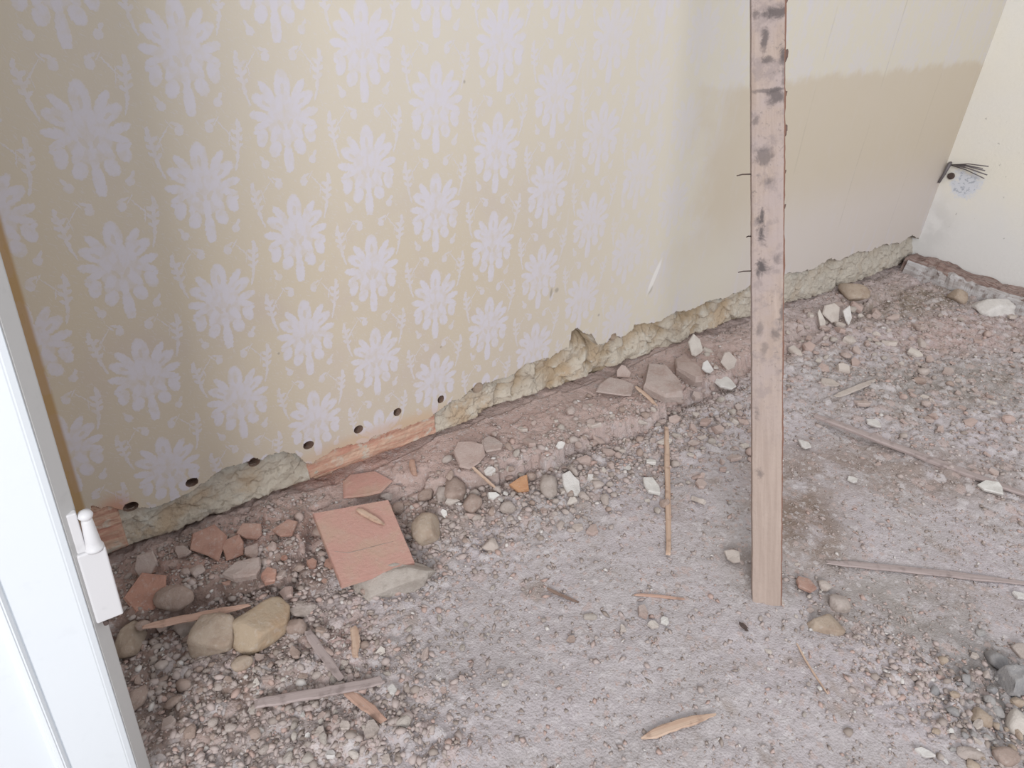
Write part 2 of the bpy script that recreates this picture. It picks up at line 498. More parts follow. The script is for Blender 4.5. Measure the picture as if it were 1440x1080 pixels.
def m_wood(name, a, b, dark, k=0.7, sc=(0.006, 0.006, 0.25)):
    t = NT(name, 0.85, 0.2)
    g = t.noise(1.0, 4, 0.6, vec=t.mapping(t.obj, scale=sc), dist=0.3)
    c = t.mix(t.rng(g, 0.3, 0.7), a, b)
    c = t.mix(t.math('MULTIPLY', t.rng(t.noise(30, 4, 0.6), 0.52, 0.7), k), c, dark)
    t.bump(g, 0.0015, 0.8)
    return t.col(c)


def m_paint(name, c1, dirt=0.25):
    t = NT(name, 0.4, 0.4)
    c = t.mix(t.math('MULTIPLY', t.rng(t.noise(25, 4, 0.6), 0.60, 0.75), dirt), c1, tuple(x * 0.75 for x in c1))
    t.bump(t.noise(40, 2), 0.0006, 0.4)
    return t.col(c)


def m_plank():
    t = NT('weathered_plank_wood', 0.9, 0.1)
    P = t.obj; X, Y, Z = t.sep(P)
    g = t.noise(1.0, 5, 0.6, vec=t.mapping(P, scale=(0.012, 0.012, 0.22)), dist=0.4)
    c = t.mix(t.rng(g, 0.3, 0.7), lin(180, 158, 145), lin(168, 146, 133))
    up = t.rng(Z, 0.35, 0.75)
    c = t.mix(t.math('MULTIPLY', t.rng(t.noise(9, 4, 0.6), 0.38, 0.62), up), c, lin(172, 153, 147))
    c = t.mix(t.math('MULTIPLY', t.rng(t.noise(26, 4, 0.65), 0.50, 0.66), t.math('MULTIPLY', up, 0.7)), c, lin(150, 134, 130))
    n = t.noise(30, 5, 0.7, dist=0.5)
    # dark bark and mould stains at their own heights up the plank
    for z, dx, sx, sz, k in STAINS:
        e = t.math('SUBTRACT', 1.0, t.length(t.mapping(P, (dx, 0, z), (0, 0, 0), (sx, 1, sz))))
        f = t.rng(t.math('ADD', e, t.math('MULTIPLY', t.math('SUBTRACT', n, 0.5), 3.2)), 0.0, 0.85)
        c = t.mix(t.math('MULTIPLY', f, min(1.0, k * 1.1)), c, lin(98, 88, 87))
    c = t.mix(t.math('MULTIPLY', t.math('MULTIPLY', t.rng(t.noise(70, 5, 0.7), 0.56, 0.66), t.rng(t.noise(7, 3), 0.42, 0.58)), t.math('MULTIPLY', up, 0.7)), c, lin(128, 116, 112))
    c = t.mix(t.rng(t.math('ADD', X, t.math('MULTIPLY', n, 0.004)), 0.036, 0.0385), c, lin(132, 92, 76))
    t.bump(t.math('ADD', g, t.noise(70, 4)), 0.003, 0.8)
    return t.col(c)


STAINS = []


def m_gravel():
    t = NT('gravel_bits', 0.97, 0.1)
    r = t.attr('rnd')
    c = t.mix(t.rng(r, 0.0, 0.35), lin(158, 142, 132), lin(178, 163, 156))
    c = t.mix(t.rng(r, 0.35, 0.75), c, lin(186, 168, 162))
    c = t.mix(t.rng(r, 0.84, 0.88), c, lin(188, 158, 147))
    c = t.mix(t.rng(r, 0.95, 0.97), c, lin(206, 199, 194))
    return t.col(c)


M = {}
M['paper'] = wallpaper()
M['plaster'] = m_plaster()
M['mortar'] = m_mortar()
M['brick'] = m_brick()
M['floor'] = m_floor()
M['gravel'] = m_gravel()
M['hole'] = m_stone('drilled_brick_dust', lin(150, 118, 100), lin(150, 118, 100))
M['stone_beige'] = m_stone('beige_stone', lin(184, 163, 143), lin(176, 155, 135), lin(162, 136, 116), 0.7)
M['stone_ochre'] = m_stone('ochre_stone', lin(182, 160, 134), lin(178, 156, 130), lin(180, 138, 100), 0.5, grain=12)
M['stone_grey'] = m_stone('grey_stone', lin(180, 165, 156), lin(190, 174, 166), lin(154, 138, 127), 0.7)
M['stone_brown'] = m_stone('brown_clod', lin(170, 146, 133), lin(180, 156, 144), lin(146, 122, 110), 0.7)
M['stone_dark'] = m_stone('dark_slate_stone', lin(150, 147, 148), lin(170, 164, 160), lin(122, 120, 124), 0.6)
M['mortar_chunk'] = m_stone('mortar_lump', lin(182, 170, 160), lin(188, 176, 166), lin(160, 146, 134), 0.6, grain=25)
M['pink_chip'] = m_stone('pink_plaster', lin(190, 163, 153), lin(186, 168, 160), lin(172, 142, 130), 0.6)
M['red_chip'] = m_stone('red_brick_chip', lin(194, 140, 120), lin(186, 148, 132), lin(164, 112, 96), 0.6)
M['pale_chip'] = m_stone('pale_plaster', lin(208, 198, 188), lin(196, 180, 170), lin(178, 162, 152), 0.5)
M['white_chip'] = m_stone('white_plaster', lin(222, 218, 212), lin(216, 210, 206), lin(190, 184, 178), 0.5)
M['orange'] = m_stone('orange_terracotta', lin(210, 152, 108), lin(210, 152, 108), lin(196, 128, 84), 0.5, grain=30)
M['terracotta'] = m_stone('dusty_terracotta', lin(202, 150, 136), lin(202, 150, 136), lin(196, 160, 138), 0.8, 0.85, grain=9, dust=0.12)
M['lath'] = m_wood('pinkish_lath_wood', lin(200, 160, 140), lin(184, 142, 122), lin(150, 118, 102), sc=(0.25, 0.006, 0.006))
M['lath_grey'] = m_wood('grey_lath_wood', lin(176, 158, 154), lin(162, 144, 140), lin(132, 116, 112), sc=(0.25, 0.006, 0.006))
M['lath_tan'] = m_wood('tan_splinter_wood', lin(206, 176, 152), lin(190, 154, 130), lin(160, 126, 106), sc=(0.25, 0.006, 0.006))
M['twig'] = m_wood('dry_twig_wood', lin(150, 122, 106), lin(128, 104, 92), lin(100, 82, 74), sc=(0.2, 0.004, 0.004))
M['old_timber'] = m_wood('rotted_timber', lin(136, 104, 94), lin(160, 142, 134), lin(104, 80, 74), 0.8, sc=(0.01, 0.3, 0.01))
M['whitewash'] = m_wood('whitewashed_timber', lin(192, 189, 190), lin(164, 154, 150), lin(128, 112, 106), 0.9, sc=(0.02, 0.2, 0.02))
M['white_paint'] = m_paint('white_gloss_paint', lin(226, 232, 238), 0.1)
M['frame_edge'] = m_paint('greyed_white_paint', lin(186, 184, 182), 0.3)  # white paint made greyer: shade of the turned-away edge put into the colour
M['hinge'] = m_paint('hinge_paint', lin(212, 210, 212), 0.3)
M['iron'] = m_wood('rusty_iron', lin(96, 78, 72), lin(80, 66, 62), lin(60, 48, 44))
M['wire'] = m_paint('dark_cable_sheath', lin(106, 98, 100), 0.3)
M['bark'] = m_wood('dark_bark', lin(120, 92, 82), lin(104, 84, 78), lin(76, 62, 58))

# ------------------------------------------------------------------ papered wall with its broken foot
# lower edge of the wallpaper (distance along the wall, height)
EDGE = np.array([(-.3, .155), (.04, .16), (.066, .165), (.075, .20), (.10, .175), (.138, .156), (.207, .122), (.281, .125), (.342, .147), (.384, .163), (.41, .17), (.434, .167), (.47, .172), (.515, .160),
                 (.56, .164), (.579, .152), (.61, .134), (.639, .085), (.655, .078), (.734, .106), (.80, .098), (.835, .086), (.90, .10), (.999, .092), (1.09, .098), (1.124, .114), (1.16, .13), (1.21, .127), (1.254, .156),
                 (1.329, .156), (1.38, .148), (1.424, .15), (1.486, .184), (1.53, .178), (1.604, .168), (1.66, .186), (1.69, .192), (1.698, .255), (1.722, .258), (1.75, .232), (1.794, .214),
                 (1.842, .150), (1.898, .156), (1.92, .175), (1.94, .165), (1.967, .145), (2.034, .165), (2.04, .194), (2.12, .175), (2.202, .164), (2.26, .185), (2.309, .175), (2.402, .168), (2.5, .185),
                 (2.62, .168), (2.74, .180), (2.82, .205), (2.95, .175), (3.063, .190), (3.2, .165), (3.342, .168), (3.45, .19), (3.542, .154), (3.701, .173), (3.83, .15), (3.958, .164), (4.169, .134), (4.30, .16), (4.392, .12), (4.5, .11)])
HOLES = [(.158, .153, .019, .014), (.316, .163, .017, .014), (.489, .158, .016, .013), (.654, .153, .017, .014),
         (.819, .147, .016, .0145), (.958, .162, .0145, .0145), (1.123, .153, .0125, .0145), (1.275, .148, .020, .020), (1.925, .165, .016, .016)]
XC = 4.40
xs = np.concatenate([np.arange(-0.12, 1.5, 0.0032), np.arange(1.5, XC + 0.004, 0.0045)])
zs = np.arange(-0.075, 0.3201, 0.0034)
X, Zg = np.meshgrid(xs, zs, indexing='ij')
zb = np.interp(xs, EDGE[:, 0], EDGE[:, 1])
zb = zb + (fbm(xs * 45, xs * 0 + 3.3, 5, 3) - 0.5) * 0.022
ZB = zb[:, None] + 0 * Zg
k = np.argmin(np.abs(Zg - ZB), axis=1)
Z2 = Zg.copy(); Z2[np.arange(len(xs)), k] = zb
kk = np.arange(len(zs))[None, :]
below = kk < k[:, None]
dist = np.clip(ZB - Z2, 0, 1)
# depth of the broken-away foot, into the wall
is_red = ((X > 0.648) & (X < 1.108)) | (X < 0.128)
wx_ = fbm(X * 9, Z2 * 9, 2) * 1.2
fa = facets(X * 13 + wx_, Z2 * 17 + wx_ + 3, 3); fb_ = facets(X * 34 + wx_ * 2, Z2 * 38, 13)
far = sst(1.15, 1.4, X) * sst(3.2, 2.6, X) + 0.6 * sst(2.6, 3.2, X)
lip = np.exp(-dist / 0.05) * sst(0.36, 0.60, fbm(X * 11, X * 0 + 8.1, 91, 2))
d_m = 0.007 + 0.010 * fbm(X * 26, Z2 * 26, 21, 4) + (0.006 + 0.018 * far) * np.clip(fa, 0, 1.5) + 0.006 * np.clip(fb_, 0, 1.5) + 0.060 * lip * far \
    + 0.004 * fbm(X * 90, Z2 * 90, 29, 2)
d_m = d_m - 0.018 * sst(0.09, 0.02, Z2) * fbm(X * 14, Z2 * 10, 8, 3)
d_r = 0.004 + 0.008 * fbm(X * 9, Z2 * 70, 31, 3) + 0.004 * fbm(X * 60, Z2 * 60, 33, 2)
zl = 0.008 + 0.03 * (fbm(X * 7, X * 0 + 1.7, 41, 3) - 0.45) - 0.04 * sst(2.6, 3.8, X)
d = np.where(is_red, d_r, d_m) + 0.05 * sst(zl + 0.006, zl - 0.006, Z2)
d = np.where(below, np.clip(d, 0.003, None), 0)
X2 = X.copy()
inhole = np.zeros(X.shape, bool)
for hx, hz, rx, rz in HOLES:
    e = np.hypot((X2 - hx) / rx, (Z2 - hz) / rz)
    near = np.abs(e - 1) < 0.13
    s_ = np.where(near, 1 / np.maximum(e, 1e-6), 1)
    X2 = np.where(near, hx + (X2 - hx) * s_, X2); Z2 = np.where(near, hz + (Z2 - hz) * s_, Z2)
    inhole |= (e < 0.99) & ~near
    d = np.where((np.abs(e - 1) < 0.3) & below, np.minimum(d, 0.012), d)
V = np.stack([X2, d, Z2], -1).reshape(-1, 3)
rim = (np.exp(-dist / 0.02) * below).ravel()
nx_, nz_ = X.shape
idx = np.arange(nx_ * nz_).reshape(nx_, nz_)
Q = np.stack([idx[:-1, :-1], idx[1:, :-1], idx[1:, 1:], idx[:-1, 1:]], -1).reshape(-1, 4)


def corner(a):
    a = a.reshape(-1)
    return a[Q]


fb = corner(below).any(1); fh = corner(inhole).any(1)
redn = is_red & (fbm(X * 12, Zg * 30, 77, 3) < 0.72)
fr = corner(redn).sum(1) >= 2


def sub(name, mask, mat, parent, attrs=None):
    q = Q[mask]; u, inv = np.unique(q, return_inverse=True)
    at_ = {k_: v_[u] for k_, v_ in (attrs or {}).items()}
    return link(name, np_mesh(name, V[u], inv.reshape(-1, 4), 4, at_), mat, parent)


wall = struct(sub('wall_back', ~fb & ~fh, M['paper'], None))
# the rest of the papered wall above, thick as a wall
zt = zs[-1]
bm = bmesh.new()
NX = 40
top = [[bm.verts.new((-0.12 + (XC + 0.12) * i / NX, 0, zt + (3.2 - zt) * j / 20)) for j in range(21)] for i in range(NX + 1)]
for i in range(NX):
    for j in range(20):
        bm.faces.new((top[i][j], top[i + 1][j], top[i + 1][j + 1], top[i][j + 1]))
box_bm(bm, (XC - 0.12) / 2, 0.24, 1.55, XC + 0.12, 0.24, 3.3)
up = link('wallpaper_upper_sheet', bm_mesh('wallpaper_upper_sheet', bm), M['paper'], wall)
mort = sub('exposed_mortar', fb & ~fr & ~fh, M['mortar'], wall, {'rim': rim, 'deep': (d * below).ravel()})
mort['label'] = 'crumbling grey-beige mortar laid bare below the wallpaper'
brk = sub('exposed_brick', fb & fr & ~fh, M['brick'], wall)
brk['label'] = 'streaky red brick laid bare below the wallpaper'
for hx, hz, rx, rz in HOLES:
    bm = bmesh.new(); rings = []
    scooped = hx > 1.2                      # these two are only shallow scoops broken open into the mortar
    for dep, sc in (((0.004, 1.06), (0.014, 1.0), (0.03, 0.96), (0.06, 0.86)) if not scooped else ((0.004, 1.06), (0.010, 0.95), (0.016, 0.7), (0.020, 0.35))):
        rings.append([bm.verts.new((hx + rx * sc * math.cos(a * math.pi / 12) + dep * 0.1, dep - 0.0035 if sc > 1.05 else dep, hz + rz * sc * math.sin(a * math.pi / 12) - dep * 0.12)) for a in range(24)])
    for a, b in zip(rings, rings[1:]):
        for i in range(24):
            bm.faces.new((a[i], a[(i + 1) % 24], b[(i + 1) % 24], b[i]))
    bm.faces.new(rings[-1])
    link('drill_hole', bm_mesh('drill_hole', bm), M['stone_beige' if scooped else 'hole'], wall, True)

# right wall, left wall stub beside the doorway
bm = bmesh.new()
box_bm(bm, XC + 0.1, -1.5, 1.55, 0.2, 3.6, 3.3)
wr = struct(link('wall_right', bm_mesh('wall_right', bm), M['plaster']))
bm = bmesh.new()
box_bm(bm, -0.085, -0.31, 1.55, 0.13, 0.62, 3.3)
wl = struct(link('wall_left', bm_mesh('wall_left', bm), M['plaster']))

# ------------------------------------------------------------------ floor of rubble and dirt
LEDGE = np.array([(-.3, -.2), (.156, -.24), (.265, -.245), (.428, -.25), (.53, -.20), (.60, -.12), (.80, -.10), (.9, -.13), (1.0, -.16), (1.065, -.178), (1.17, -.265), (1.368, -.28), (1.59, -.25), (1.726, -.262), (1.933, -.28), (2.165, -.28), (2.443, -.25), (2.8, -.2), (3.4, -.16), (4.5, -.14)])


def rough_zone(x, y):                       # 0 trodden smooth, 1 loose rubble
    a = np.exp(-((y + 0.36) / 0.20) ** 2) * sst(2.6, 2.0, x)
    b = sst(0.75, 0.45, x) * sst(-1.1, -0.9, y)
    c = sst(2.1, 2.7, x) * 0.75
    e = np.exp(-(((x - 1.62) / .16) ** 2 + ((y + 1.52) / .22) ** 2))
    f = 0.9 * np.exp(-(((x - 2.35) / .35) ** 2 + ((y + .40) / .22) ** 2))
    return np.clip(np.maximum.reduce([a, b, c, e, f]), 0.12, 1)


def floor_h(x, y):
    x = np.asarray(x, float); y = np.asarray(y, float)
    r = rough_zone(x, y)
    z = (fbm(x * 2.2, y * 2.2, 50, 3) - 0.5) * 0.05 + (fbm(x * 9, y * 9, 52, 4) - 0.5) * 0.026 * (0.4 + r)
    ye = np.interp(x, LEDGE[:, 0], LEDGE[:, 1])
    wx, wid = worley(x * 11 + fbm(x * 20, y * 20, 9, 2), y * 11, 61)
    ye = ye + (wid - 0.5) * 0.07 + (fbm(x * 30, y * 30, 63, 3) - 0.5) * 0.03
    lh = np.interp(x, [0, .5, .62, .85, 1.1, 2.4, 2.9, 4.4], [.035, .04, .02, .02, .045, .045, .02, .01])
    led = sst(ye - 0.012, ye + 0.012, y)
    z = z + led * (lh + 0.010 * (wid - 0.5)) - 0.018 * np.exp(-((y - ye + 0.03) / 0.03) ** 2) * (r > 0.3)
    z = z - 0.010 * sst(-0.008, 0.0, y)
    z = z - 0.042
    l1, i1 = worley(x * 26, y * 26, 71)
    l2, i2 = worley(x * 58, y * 58, 75)
    z = z + 0.022 * np.clip(np.sqrt(np.clip(0.36 - l1 ** 2, 0, 1)) - 0.12, 0, 1) * (i1 > 0.42) * (0.5 + i1 * 0.8) * r * (1 - 0.7 * led)
    z = z + 0.0055 * np.sqrt(np.clip(0.30 - l2 ** 2, 0, 1)) * (i2 > 0.5) * (0.25 + r)
    z = z + (fbm(x * 45, y * 45, 55, 3) - 0.5) * 0.008 * (0.35 + r)
    return z, np.where((l1 < 0.6) & (i1 > 0.42) & (r > 0.3), (i1 - 0.42) / 0.58, np.where((l2 < 0.5) & (i2 > 0.5), (i2 - 0.5) * 2, 0.5))


gx = np.arange(-0.5, XC + 0.004, 0.0052); gy = np.arange(-2.1, 0.062, 0.0052)
GX, GY = np.meshgrid(gx, gy, indexing='ij')
GZ, LU = floor_h(GX, GY)
n0, n1 = GX.shape
idx = np.arange(n0 * n1).reshape(n0, n1)
FQ = np.stack([idx[:-1, :-1], idx[1:, :-1], idx[1:, 1:], idx[:-1, 1:]], -1).reshape(-1, 4)
floor = struct(link('floor', np_mesh('floor', np.stack([GX, GY, GZ], -1).reshape(-1, 3), FQ, 4, {'lump': LU.ravel()}), M['floor']))
bm = bmesh.new()
box_bm(bm, 1.9, -1.9, -0.18, 6.0, 4.2, 0.1)
link('subsoil', bm_mesh('subsoil', bm), M['floor'], floor)


def hz(x, y):
    i = (x - gx[0]) / 0.0052; j = (y - gy[0]) / 0.0052
    i = int(min(max(i, 0), n0 - 1)); j = int(min(max(j, 0), n1 - 1))
    return float(GZ[i, j])


def htop(x, y, r):
    i = int((x - gx[0]) / 0.0052); j = int((y - gy[0]) / 0.0052); k_ = max(1, int(r / 0.0052))
    a = GZ[max(0, i - k_):i + k_ + 1, max(0, j - k_):j + k_ + 1]
    return float(np.percentile(a, 72)) if a.size else 0.0


def hmean(x, y, r):
    i = int((x - gx[0]) / 0.0052); j = int((y - gy[0]) / 0.0052); k_ = max(1, int(r / 0.0052))
    a = GZ[max(0, i - k_):i + k_ + 1, max(0, j - k_):j + k_ + 1]
    return float(a.mean()) if a.size else 0.0


# ------------------------------------------------------------------ uncountable fine gravel
N = 36000
px_ = rng.uniform(-0.15, XC - 0.02, N * 3); py_ = rng.uniform(-1.9, -0.01, N * 3)
keep = rng.uniform(0, 1, N * 3) < (0.08 + 0.92 * rough_zone(px_, py_)) * np.where(px_ > 2.4, 0.35, 1.0)
px_, py_ = px_[keep][:N], py_[keep][:N]
N = len(px_)
sz = np.exp(rng.normal(-5.55, 0.42, N)).clip(0.0016, 0.010)
base8 = np.array([(1, 0, 0), (-1, 0, 0), (0, 1, 0), (0, -1, 0), (0, 0, 1), (0, 0, -1)], float)
tri8 = np.array([(0, 2, 4), (2, 1, 4), (1, 3, 4), (3, 0, 4), (2, 0, 5), (1, 2, 5), (3, 1, 5), (0, 3, 5)])
ang = rng.uniform(0, 6.283, N)
b = base8[None] * rng.uniform(0.55, 1.25, (N, 6, 1)) + rng.uniform(-.35, .35, (N, 6, 3))
b = b * np.stack([rng.uniform(0.8, 1.5, N), rng.uniform(0.6, 1.0, N), rng.uniform(0.35, 0.8, N)], -1)[:, None, :] * sz[:, None, None]
ca, sa = np.cos(ang)[:, None], np.sin(ang)[:, None]
bx = b[..., 0] * ca - b[..., 1] * sa; by = b[..., 0] * sa + b[..., 1] * ca
ii = ((px_ - gx[0]) / 0.0052).astype(int).clip(0, n0 - 1); jj = ((py_ - gy[0]) / 0.0052).astype(int).clip(0, n1 - 1)
pz_ = GZ[ii, jj] + sz * 0.2
GV = np.stack([bx + px_[:, None], np.minimum(by + py_[:, None], -0.002), b[..., 2] + pz_[:, None]], -1).reshape(-1, 3)
GF = (tri8[None] + (np.arange(N) * 6)[:, None, None]).reshape(-1, 3)
gr = link('gravel', np_mesh('gravel', GV, GF, 3, {'rnd': np.repeat(rng.uniform(0, 1, N), 6)}), M['gravel'])
gr['kind'] = 'stuff'
tag(gr, 'fine grey and pink gravel grit strewn over the dirt floor', 'gravel')


# coarser bits, too many to pick apart, in the loose rubble
def ico():
    bm = bmesh.new(); bmesh.ops.create_icosphere(bm, subdivisions=1, radius=1.0)
    v = np.array([x.co[:] for x in bm.verts]); f_ = np.array([[q.index for q in x.verts] for x in bm.faces]); bm.free(); return v, f_


iv, if_ = ico(); nv = len(iv)
N2 = 5200
qx = rng.uniform(0.0, XC - 0.22, N2 * 8); qy = rng.uniform(-1.75, -0.03, N2 * 8)
rz_ = rough_zone(qx, qy)
keep = rng.uniform(0, 1, len(qx)) < np.clip(rz_ - 0.12, 0.015, 1) ** 1.3 * np.where(qx > 2.2, 0.25, 1.0) * np.where(qy > -0.2, 0.4, 1)
qx, qy = qx[keep][:N2], qy[keep][:N2]; N2 = len(qx)
s2 = np.exp(rng.normal(-4.95, 0.32, N2)).clip(0.004, 0.014)
b = iv[None] * rng.uniform(0.7, 1.2, (N2, nv, 1))
b = b * np.stack([rng.uniform(0.9, 1.4, N2), rng.uniform(0.65, 1.0, N2), rng.uniform(0.4, 0.8, N2)], -1)[:, None, :] * s2[:, None, None]
ang = rng.uniform(0, 6.283, N2); ca, sa = np.cos(ang)[:, None], np.sin(ang)[:, None]
bx = b[..., 0] * ca - b[..., 1] * sa; by = b[..., 0] * sa + b[..., 1] * ca
ii = ((qx - gx[0]) / 0.0052).astype(int).clip(0, n0 - 1); jj = ((qy - gy[0]) / 0.0052).astype(int).clip(0, n1 - 1)
CV = np.stack([bx + qx[:, None], np.minimum(by + qy[:, None], -0.002), b[..., 2] + (GZ[ii, jj] + s2 * 0.2)[:, None]], -1).reshape(-1, 3)
CF = (if_[None] + (np.arange(N2) * nv)[:, None, None]).reshape(-1, 3)
cg = link('crushed_rubble', np_mesh('crushed_rubble', CV, CF, 3, {'rnd': np.repeat(rng.uniform(0, 1, N2), nv)}), M['gravel'])
cg['kind'] = 'stuff'
tag(cg, 'crushed grey and pink rubble crumbs heaped along the wall and door', 'rubble')

# ------------------------------------------------------------------ shapes for stones, chips and sticks
def stone_mesh(name, seed, dims, box=0.0, rough=0.16, sub_=3, flat=0.0, nc=None):
    bm = bmesh.new(); bmesh.ops.create_icosphere(bm, subdivisions=sub_, radius=1.0)
    o = Vector((seed * 7.31, seed * 3.17, seed * 1.93))
    rs = random.Random(seed * 13 + 1)
    cuts = []
    for _ in range(nc if nc is not None else 11 if box < 0.8 else 4):
        m_ = Vector((rs.gauss(0, 1), rs.gauss(0, 1), rs.gauss(0, 1))).normalized()
        cuts.append((m_, rs.uniform(0.62, 0.92) + (0.2 if box >= 0.8 else 0)))
    for v in bm.verts:
        n = v.co.normalized()
        p = 2.0 + box * 6
        rr = (abs(n.x) ** p + abs(n.y) ** p + abs(n.z) ** p) ** (-1 / p)
        rr *= 1 + rough * (mnoise.noise(n * 1.3 + o) * 1.3 + 0.5 * mnoise.noise(n * 3.0 + o) + 0.26 * mnoise.noise(n * 7 + o) + 0.14 * mnoise.noise(n * 15 + o))
        c = n * rr
        kf = 0.86 + 0.14 * flat             # broken facets, edges worn round
        for m_, d_ in cuts:
            e_ = c.dot(m_) - d_
            if e_ > 0:
                c -= m_ * e_ * kf
        v.co = Vector((c.x * dims[0] / 2, c.y * dims[1] / 2, c.z * dims[2] / 2))
    return bm_mesh(name, bm)


def chip_mesh(name, seed, lx, ly, th, n=7, outline=None):
    r = random.Random(seed)
    if outline is None:
        outline = []
        for i in range(n):
            a = (i + r.uniform(-.36, .36)) / n * 2 * math.pi
            q = r.uniform(0.66, 1.1)
            outline.append((math.cos(a) * q * lx / 2, math.sin(a) * q * ly / 2))
    bm = bmesh.new()
    n = len(outline)
    top = [bm.verts.new((x * 0.94, y * 0.94, th / 2 + r.uniform(-.16, .16) * th)) for x, y in outline]
    mid = [bm.verts.new((x * r.uniform(.99, 1.05), y * r.uniform(.99, 1.05), r.uniform(0, .25) * th)) for x, y in outline]
    bot = [bm.verts.new((x * r.uniform(.86, .98), y * r.uniform(.86, .98), -th / 2)) for x, y in outline]
    ct = bm.verts.new((0, 0, th * r.uniform(.45, .62)))
    for i in range(n):
        j = (i + 1) % n
        bm.faces.new((ct, top[i], top[j]))
        bm.faces.new((top[i], mid[i], mid[j], top[j]))
        bm.faces.new((mid[i], bot[i], bot[j], mid[j]))
    bm.faces.new(bot[::-1])
    return bm_mesh(name, bm)


def stick_mesh(name, seed, L, wd, th, bend=0.02, taper=0.3, n=14, split=True):   # along X, centred
    r = random.Random(seed); bm = bmesh.new(); rings = []
    ph = r.uniform(0, 6)
    for i in range(n + 1):
        t = i / n
        x = (t - 0.5) * L
        k_ = 1 - taper * max(0, (t - 0.7) / 0.3) - taper * max(0, (0.12 - t) / 0.12)
        oy = bend * math.sin(t * 2.7 + ph) + r.uniform(-.05, .05) * wd
        oz = bend * 0.3 * math.sin(t * 2.1 + ph * 2)
        ring = []
        for (a, c) in ((-.5, -.5), (.5, -.5), (.56, .1), (.42, .5), (-.42, .5), (-.56, .1)):
            ring.append(bm.verts.new((x + (r.uniform(-.5, .5) * wd * 1.1 if split and i in (0, n) else 0), oy + a * wd * k_ * r.uniform(.93, 1.07), oz + c * th * k_ * r.uniform(.93, 1.07))))
        rings.append(ring)
    for a, b_ in zip(rings, rings[1:]):
        for k_ in range(6):
            bm.faces.new((a[k_], a[(k_ + 1) % 6], b_[(k_ + 1) % 6], b_[k_]))
    bm.faces.new(rings[0][::-1]); bm.faces.new(rings[-1])
    return bm_mesh(name, bm)


def px_dims(px, py, wpx, hpx, z=0.0):       # metres covered by a pixel box lying on the floor
    a = at(px - wpx / 2, py, z); b_ = at(px + wpx / 2, py, z); c = at(px, py - hpx / 2, z); d_ = at(px, py + hpx / 2, z)
    return (a - b_).length, (c - d_).length, math.atan2((b_ - a).y, (b_ - a).x)


TAKEN = []


def place(o, px, py, rot=0.0, lift=0.0, tilt=(0, 0), r=0.02, z=None):
    p = at(px, py, -0.03)
    q = hmean(p.x, p.y, r) if z is None else z
    p = at(px, py, q + lift * 0.5)
    o.location = (p.x, min(p.y, -0.004 - r * 0.4), q + lift)
    o.rotation_euler = (tilt[0], tilt[1], rot)
    TAKEN.append((p.x, p.y, r))
    return o


VIEW_R = math.atan2(-0.6072, 0.7924)        # floor direction that runs left to right in the view


def stone(name, px, py, wpx, hpx, mat, label, cat='stone', rot=0.0, hk=0.7, box=0.0, rough=0.16, seed=None, sink=0.3, flat=0.0, tilt=(0, 0), group=None, nc=None):
    seed = seed if seed is not None else int(px * 3 + py)
    lx, ly, _ = px_dims(px, py, wpx, hpx)
    ly *= 0.80
    h = min(lx, ly) * hk
    o = link(name, stone_mesh(name, seed, (lx, ly, h), box, rough, 4 if wpx > 40 else 3, flat, nc), M[mat], None, True)
    place(o, px, py, VIEW_R + rot, h * (0.5 - sink), tilt, min(lx, ly) * 0.4)
    return tag(o, label, cat, group)


def chip(name, px, py, wpx, hpx, mat, label, cat='chip', rot=0.0, th=0.009, n=7, seed=None, lift=0.003, tilt=(0, 0), group=None, stand=False):
    seed = seed if seed is not None else int(px * 3 + py)
    lx, ly, _ = px_dims(px, py, wpx, hpx)
    if stand:                               # propped up on the rubble, face turned to the room
        dep = -(ROT.transposed() @ (at(px, py) - CAM)).z
        ly = hpx * dep / F * 1.1
        tilt = (0.8, tilt[1]); rot *= 0.3; lift = ly * 0.28
    o = link(name, chip_mesh(name, seed, lx, ly, th, n), M[mat])
    place(o, px, py, VIEW_R + rot, th * 0.5 + lift, tilt, min(lx, ly) * 0.35)
    return tag(o, label, cat, group)


def stick(name, p0, p1, wpx, mat, label, cat='stick', th=None, bend=0.004, taper=0.3, z0=0.008, z1=0.008, seed=None, split=True):
    a = at(*p0, -0.04); b_ = at(*p1, -0.04)
    a.z = hmean(a.x, a.y, 0.02) + z0; b_.z = hmean(b_.x, b_.y, 0.02) + z1
    a = at(*p0, a.z); b_ = at(*p1, b_.z)
    L = (b_ - a).length
    dep = -(ROT.transposed() @ ((a + b_) / 2 - CAM)).z
    wd = wpx * dep / F
    th = th or wd * 0.6
    # keep the whole stick clear of the bumps beneath it
    need = 0
    for i in range(9):
        p = a.lerp(b_, i / 8)
        need = max(need, hz(p.x, p.y) + th * 0.25 - p.z)
    o = link(name, stick_mesh(name, seed or int(p0[0] + p0[1] * 7), L, wd, th, bend, taper, split=split), M[mat])
    mid = (a + b_) / 2
    o.location = (mid.x, mid.y, mid.z + min(need, 0.012))
    o.rotation_euler = (b_ - a).to_track_quat('X', 'Z').to_euler()
    TAKEN.append((mid.x, mid.y, 0.02))
    return tag(o, label, cat)


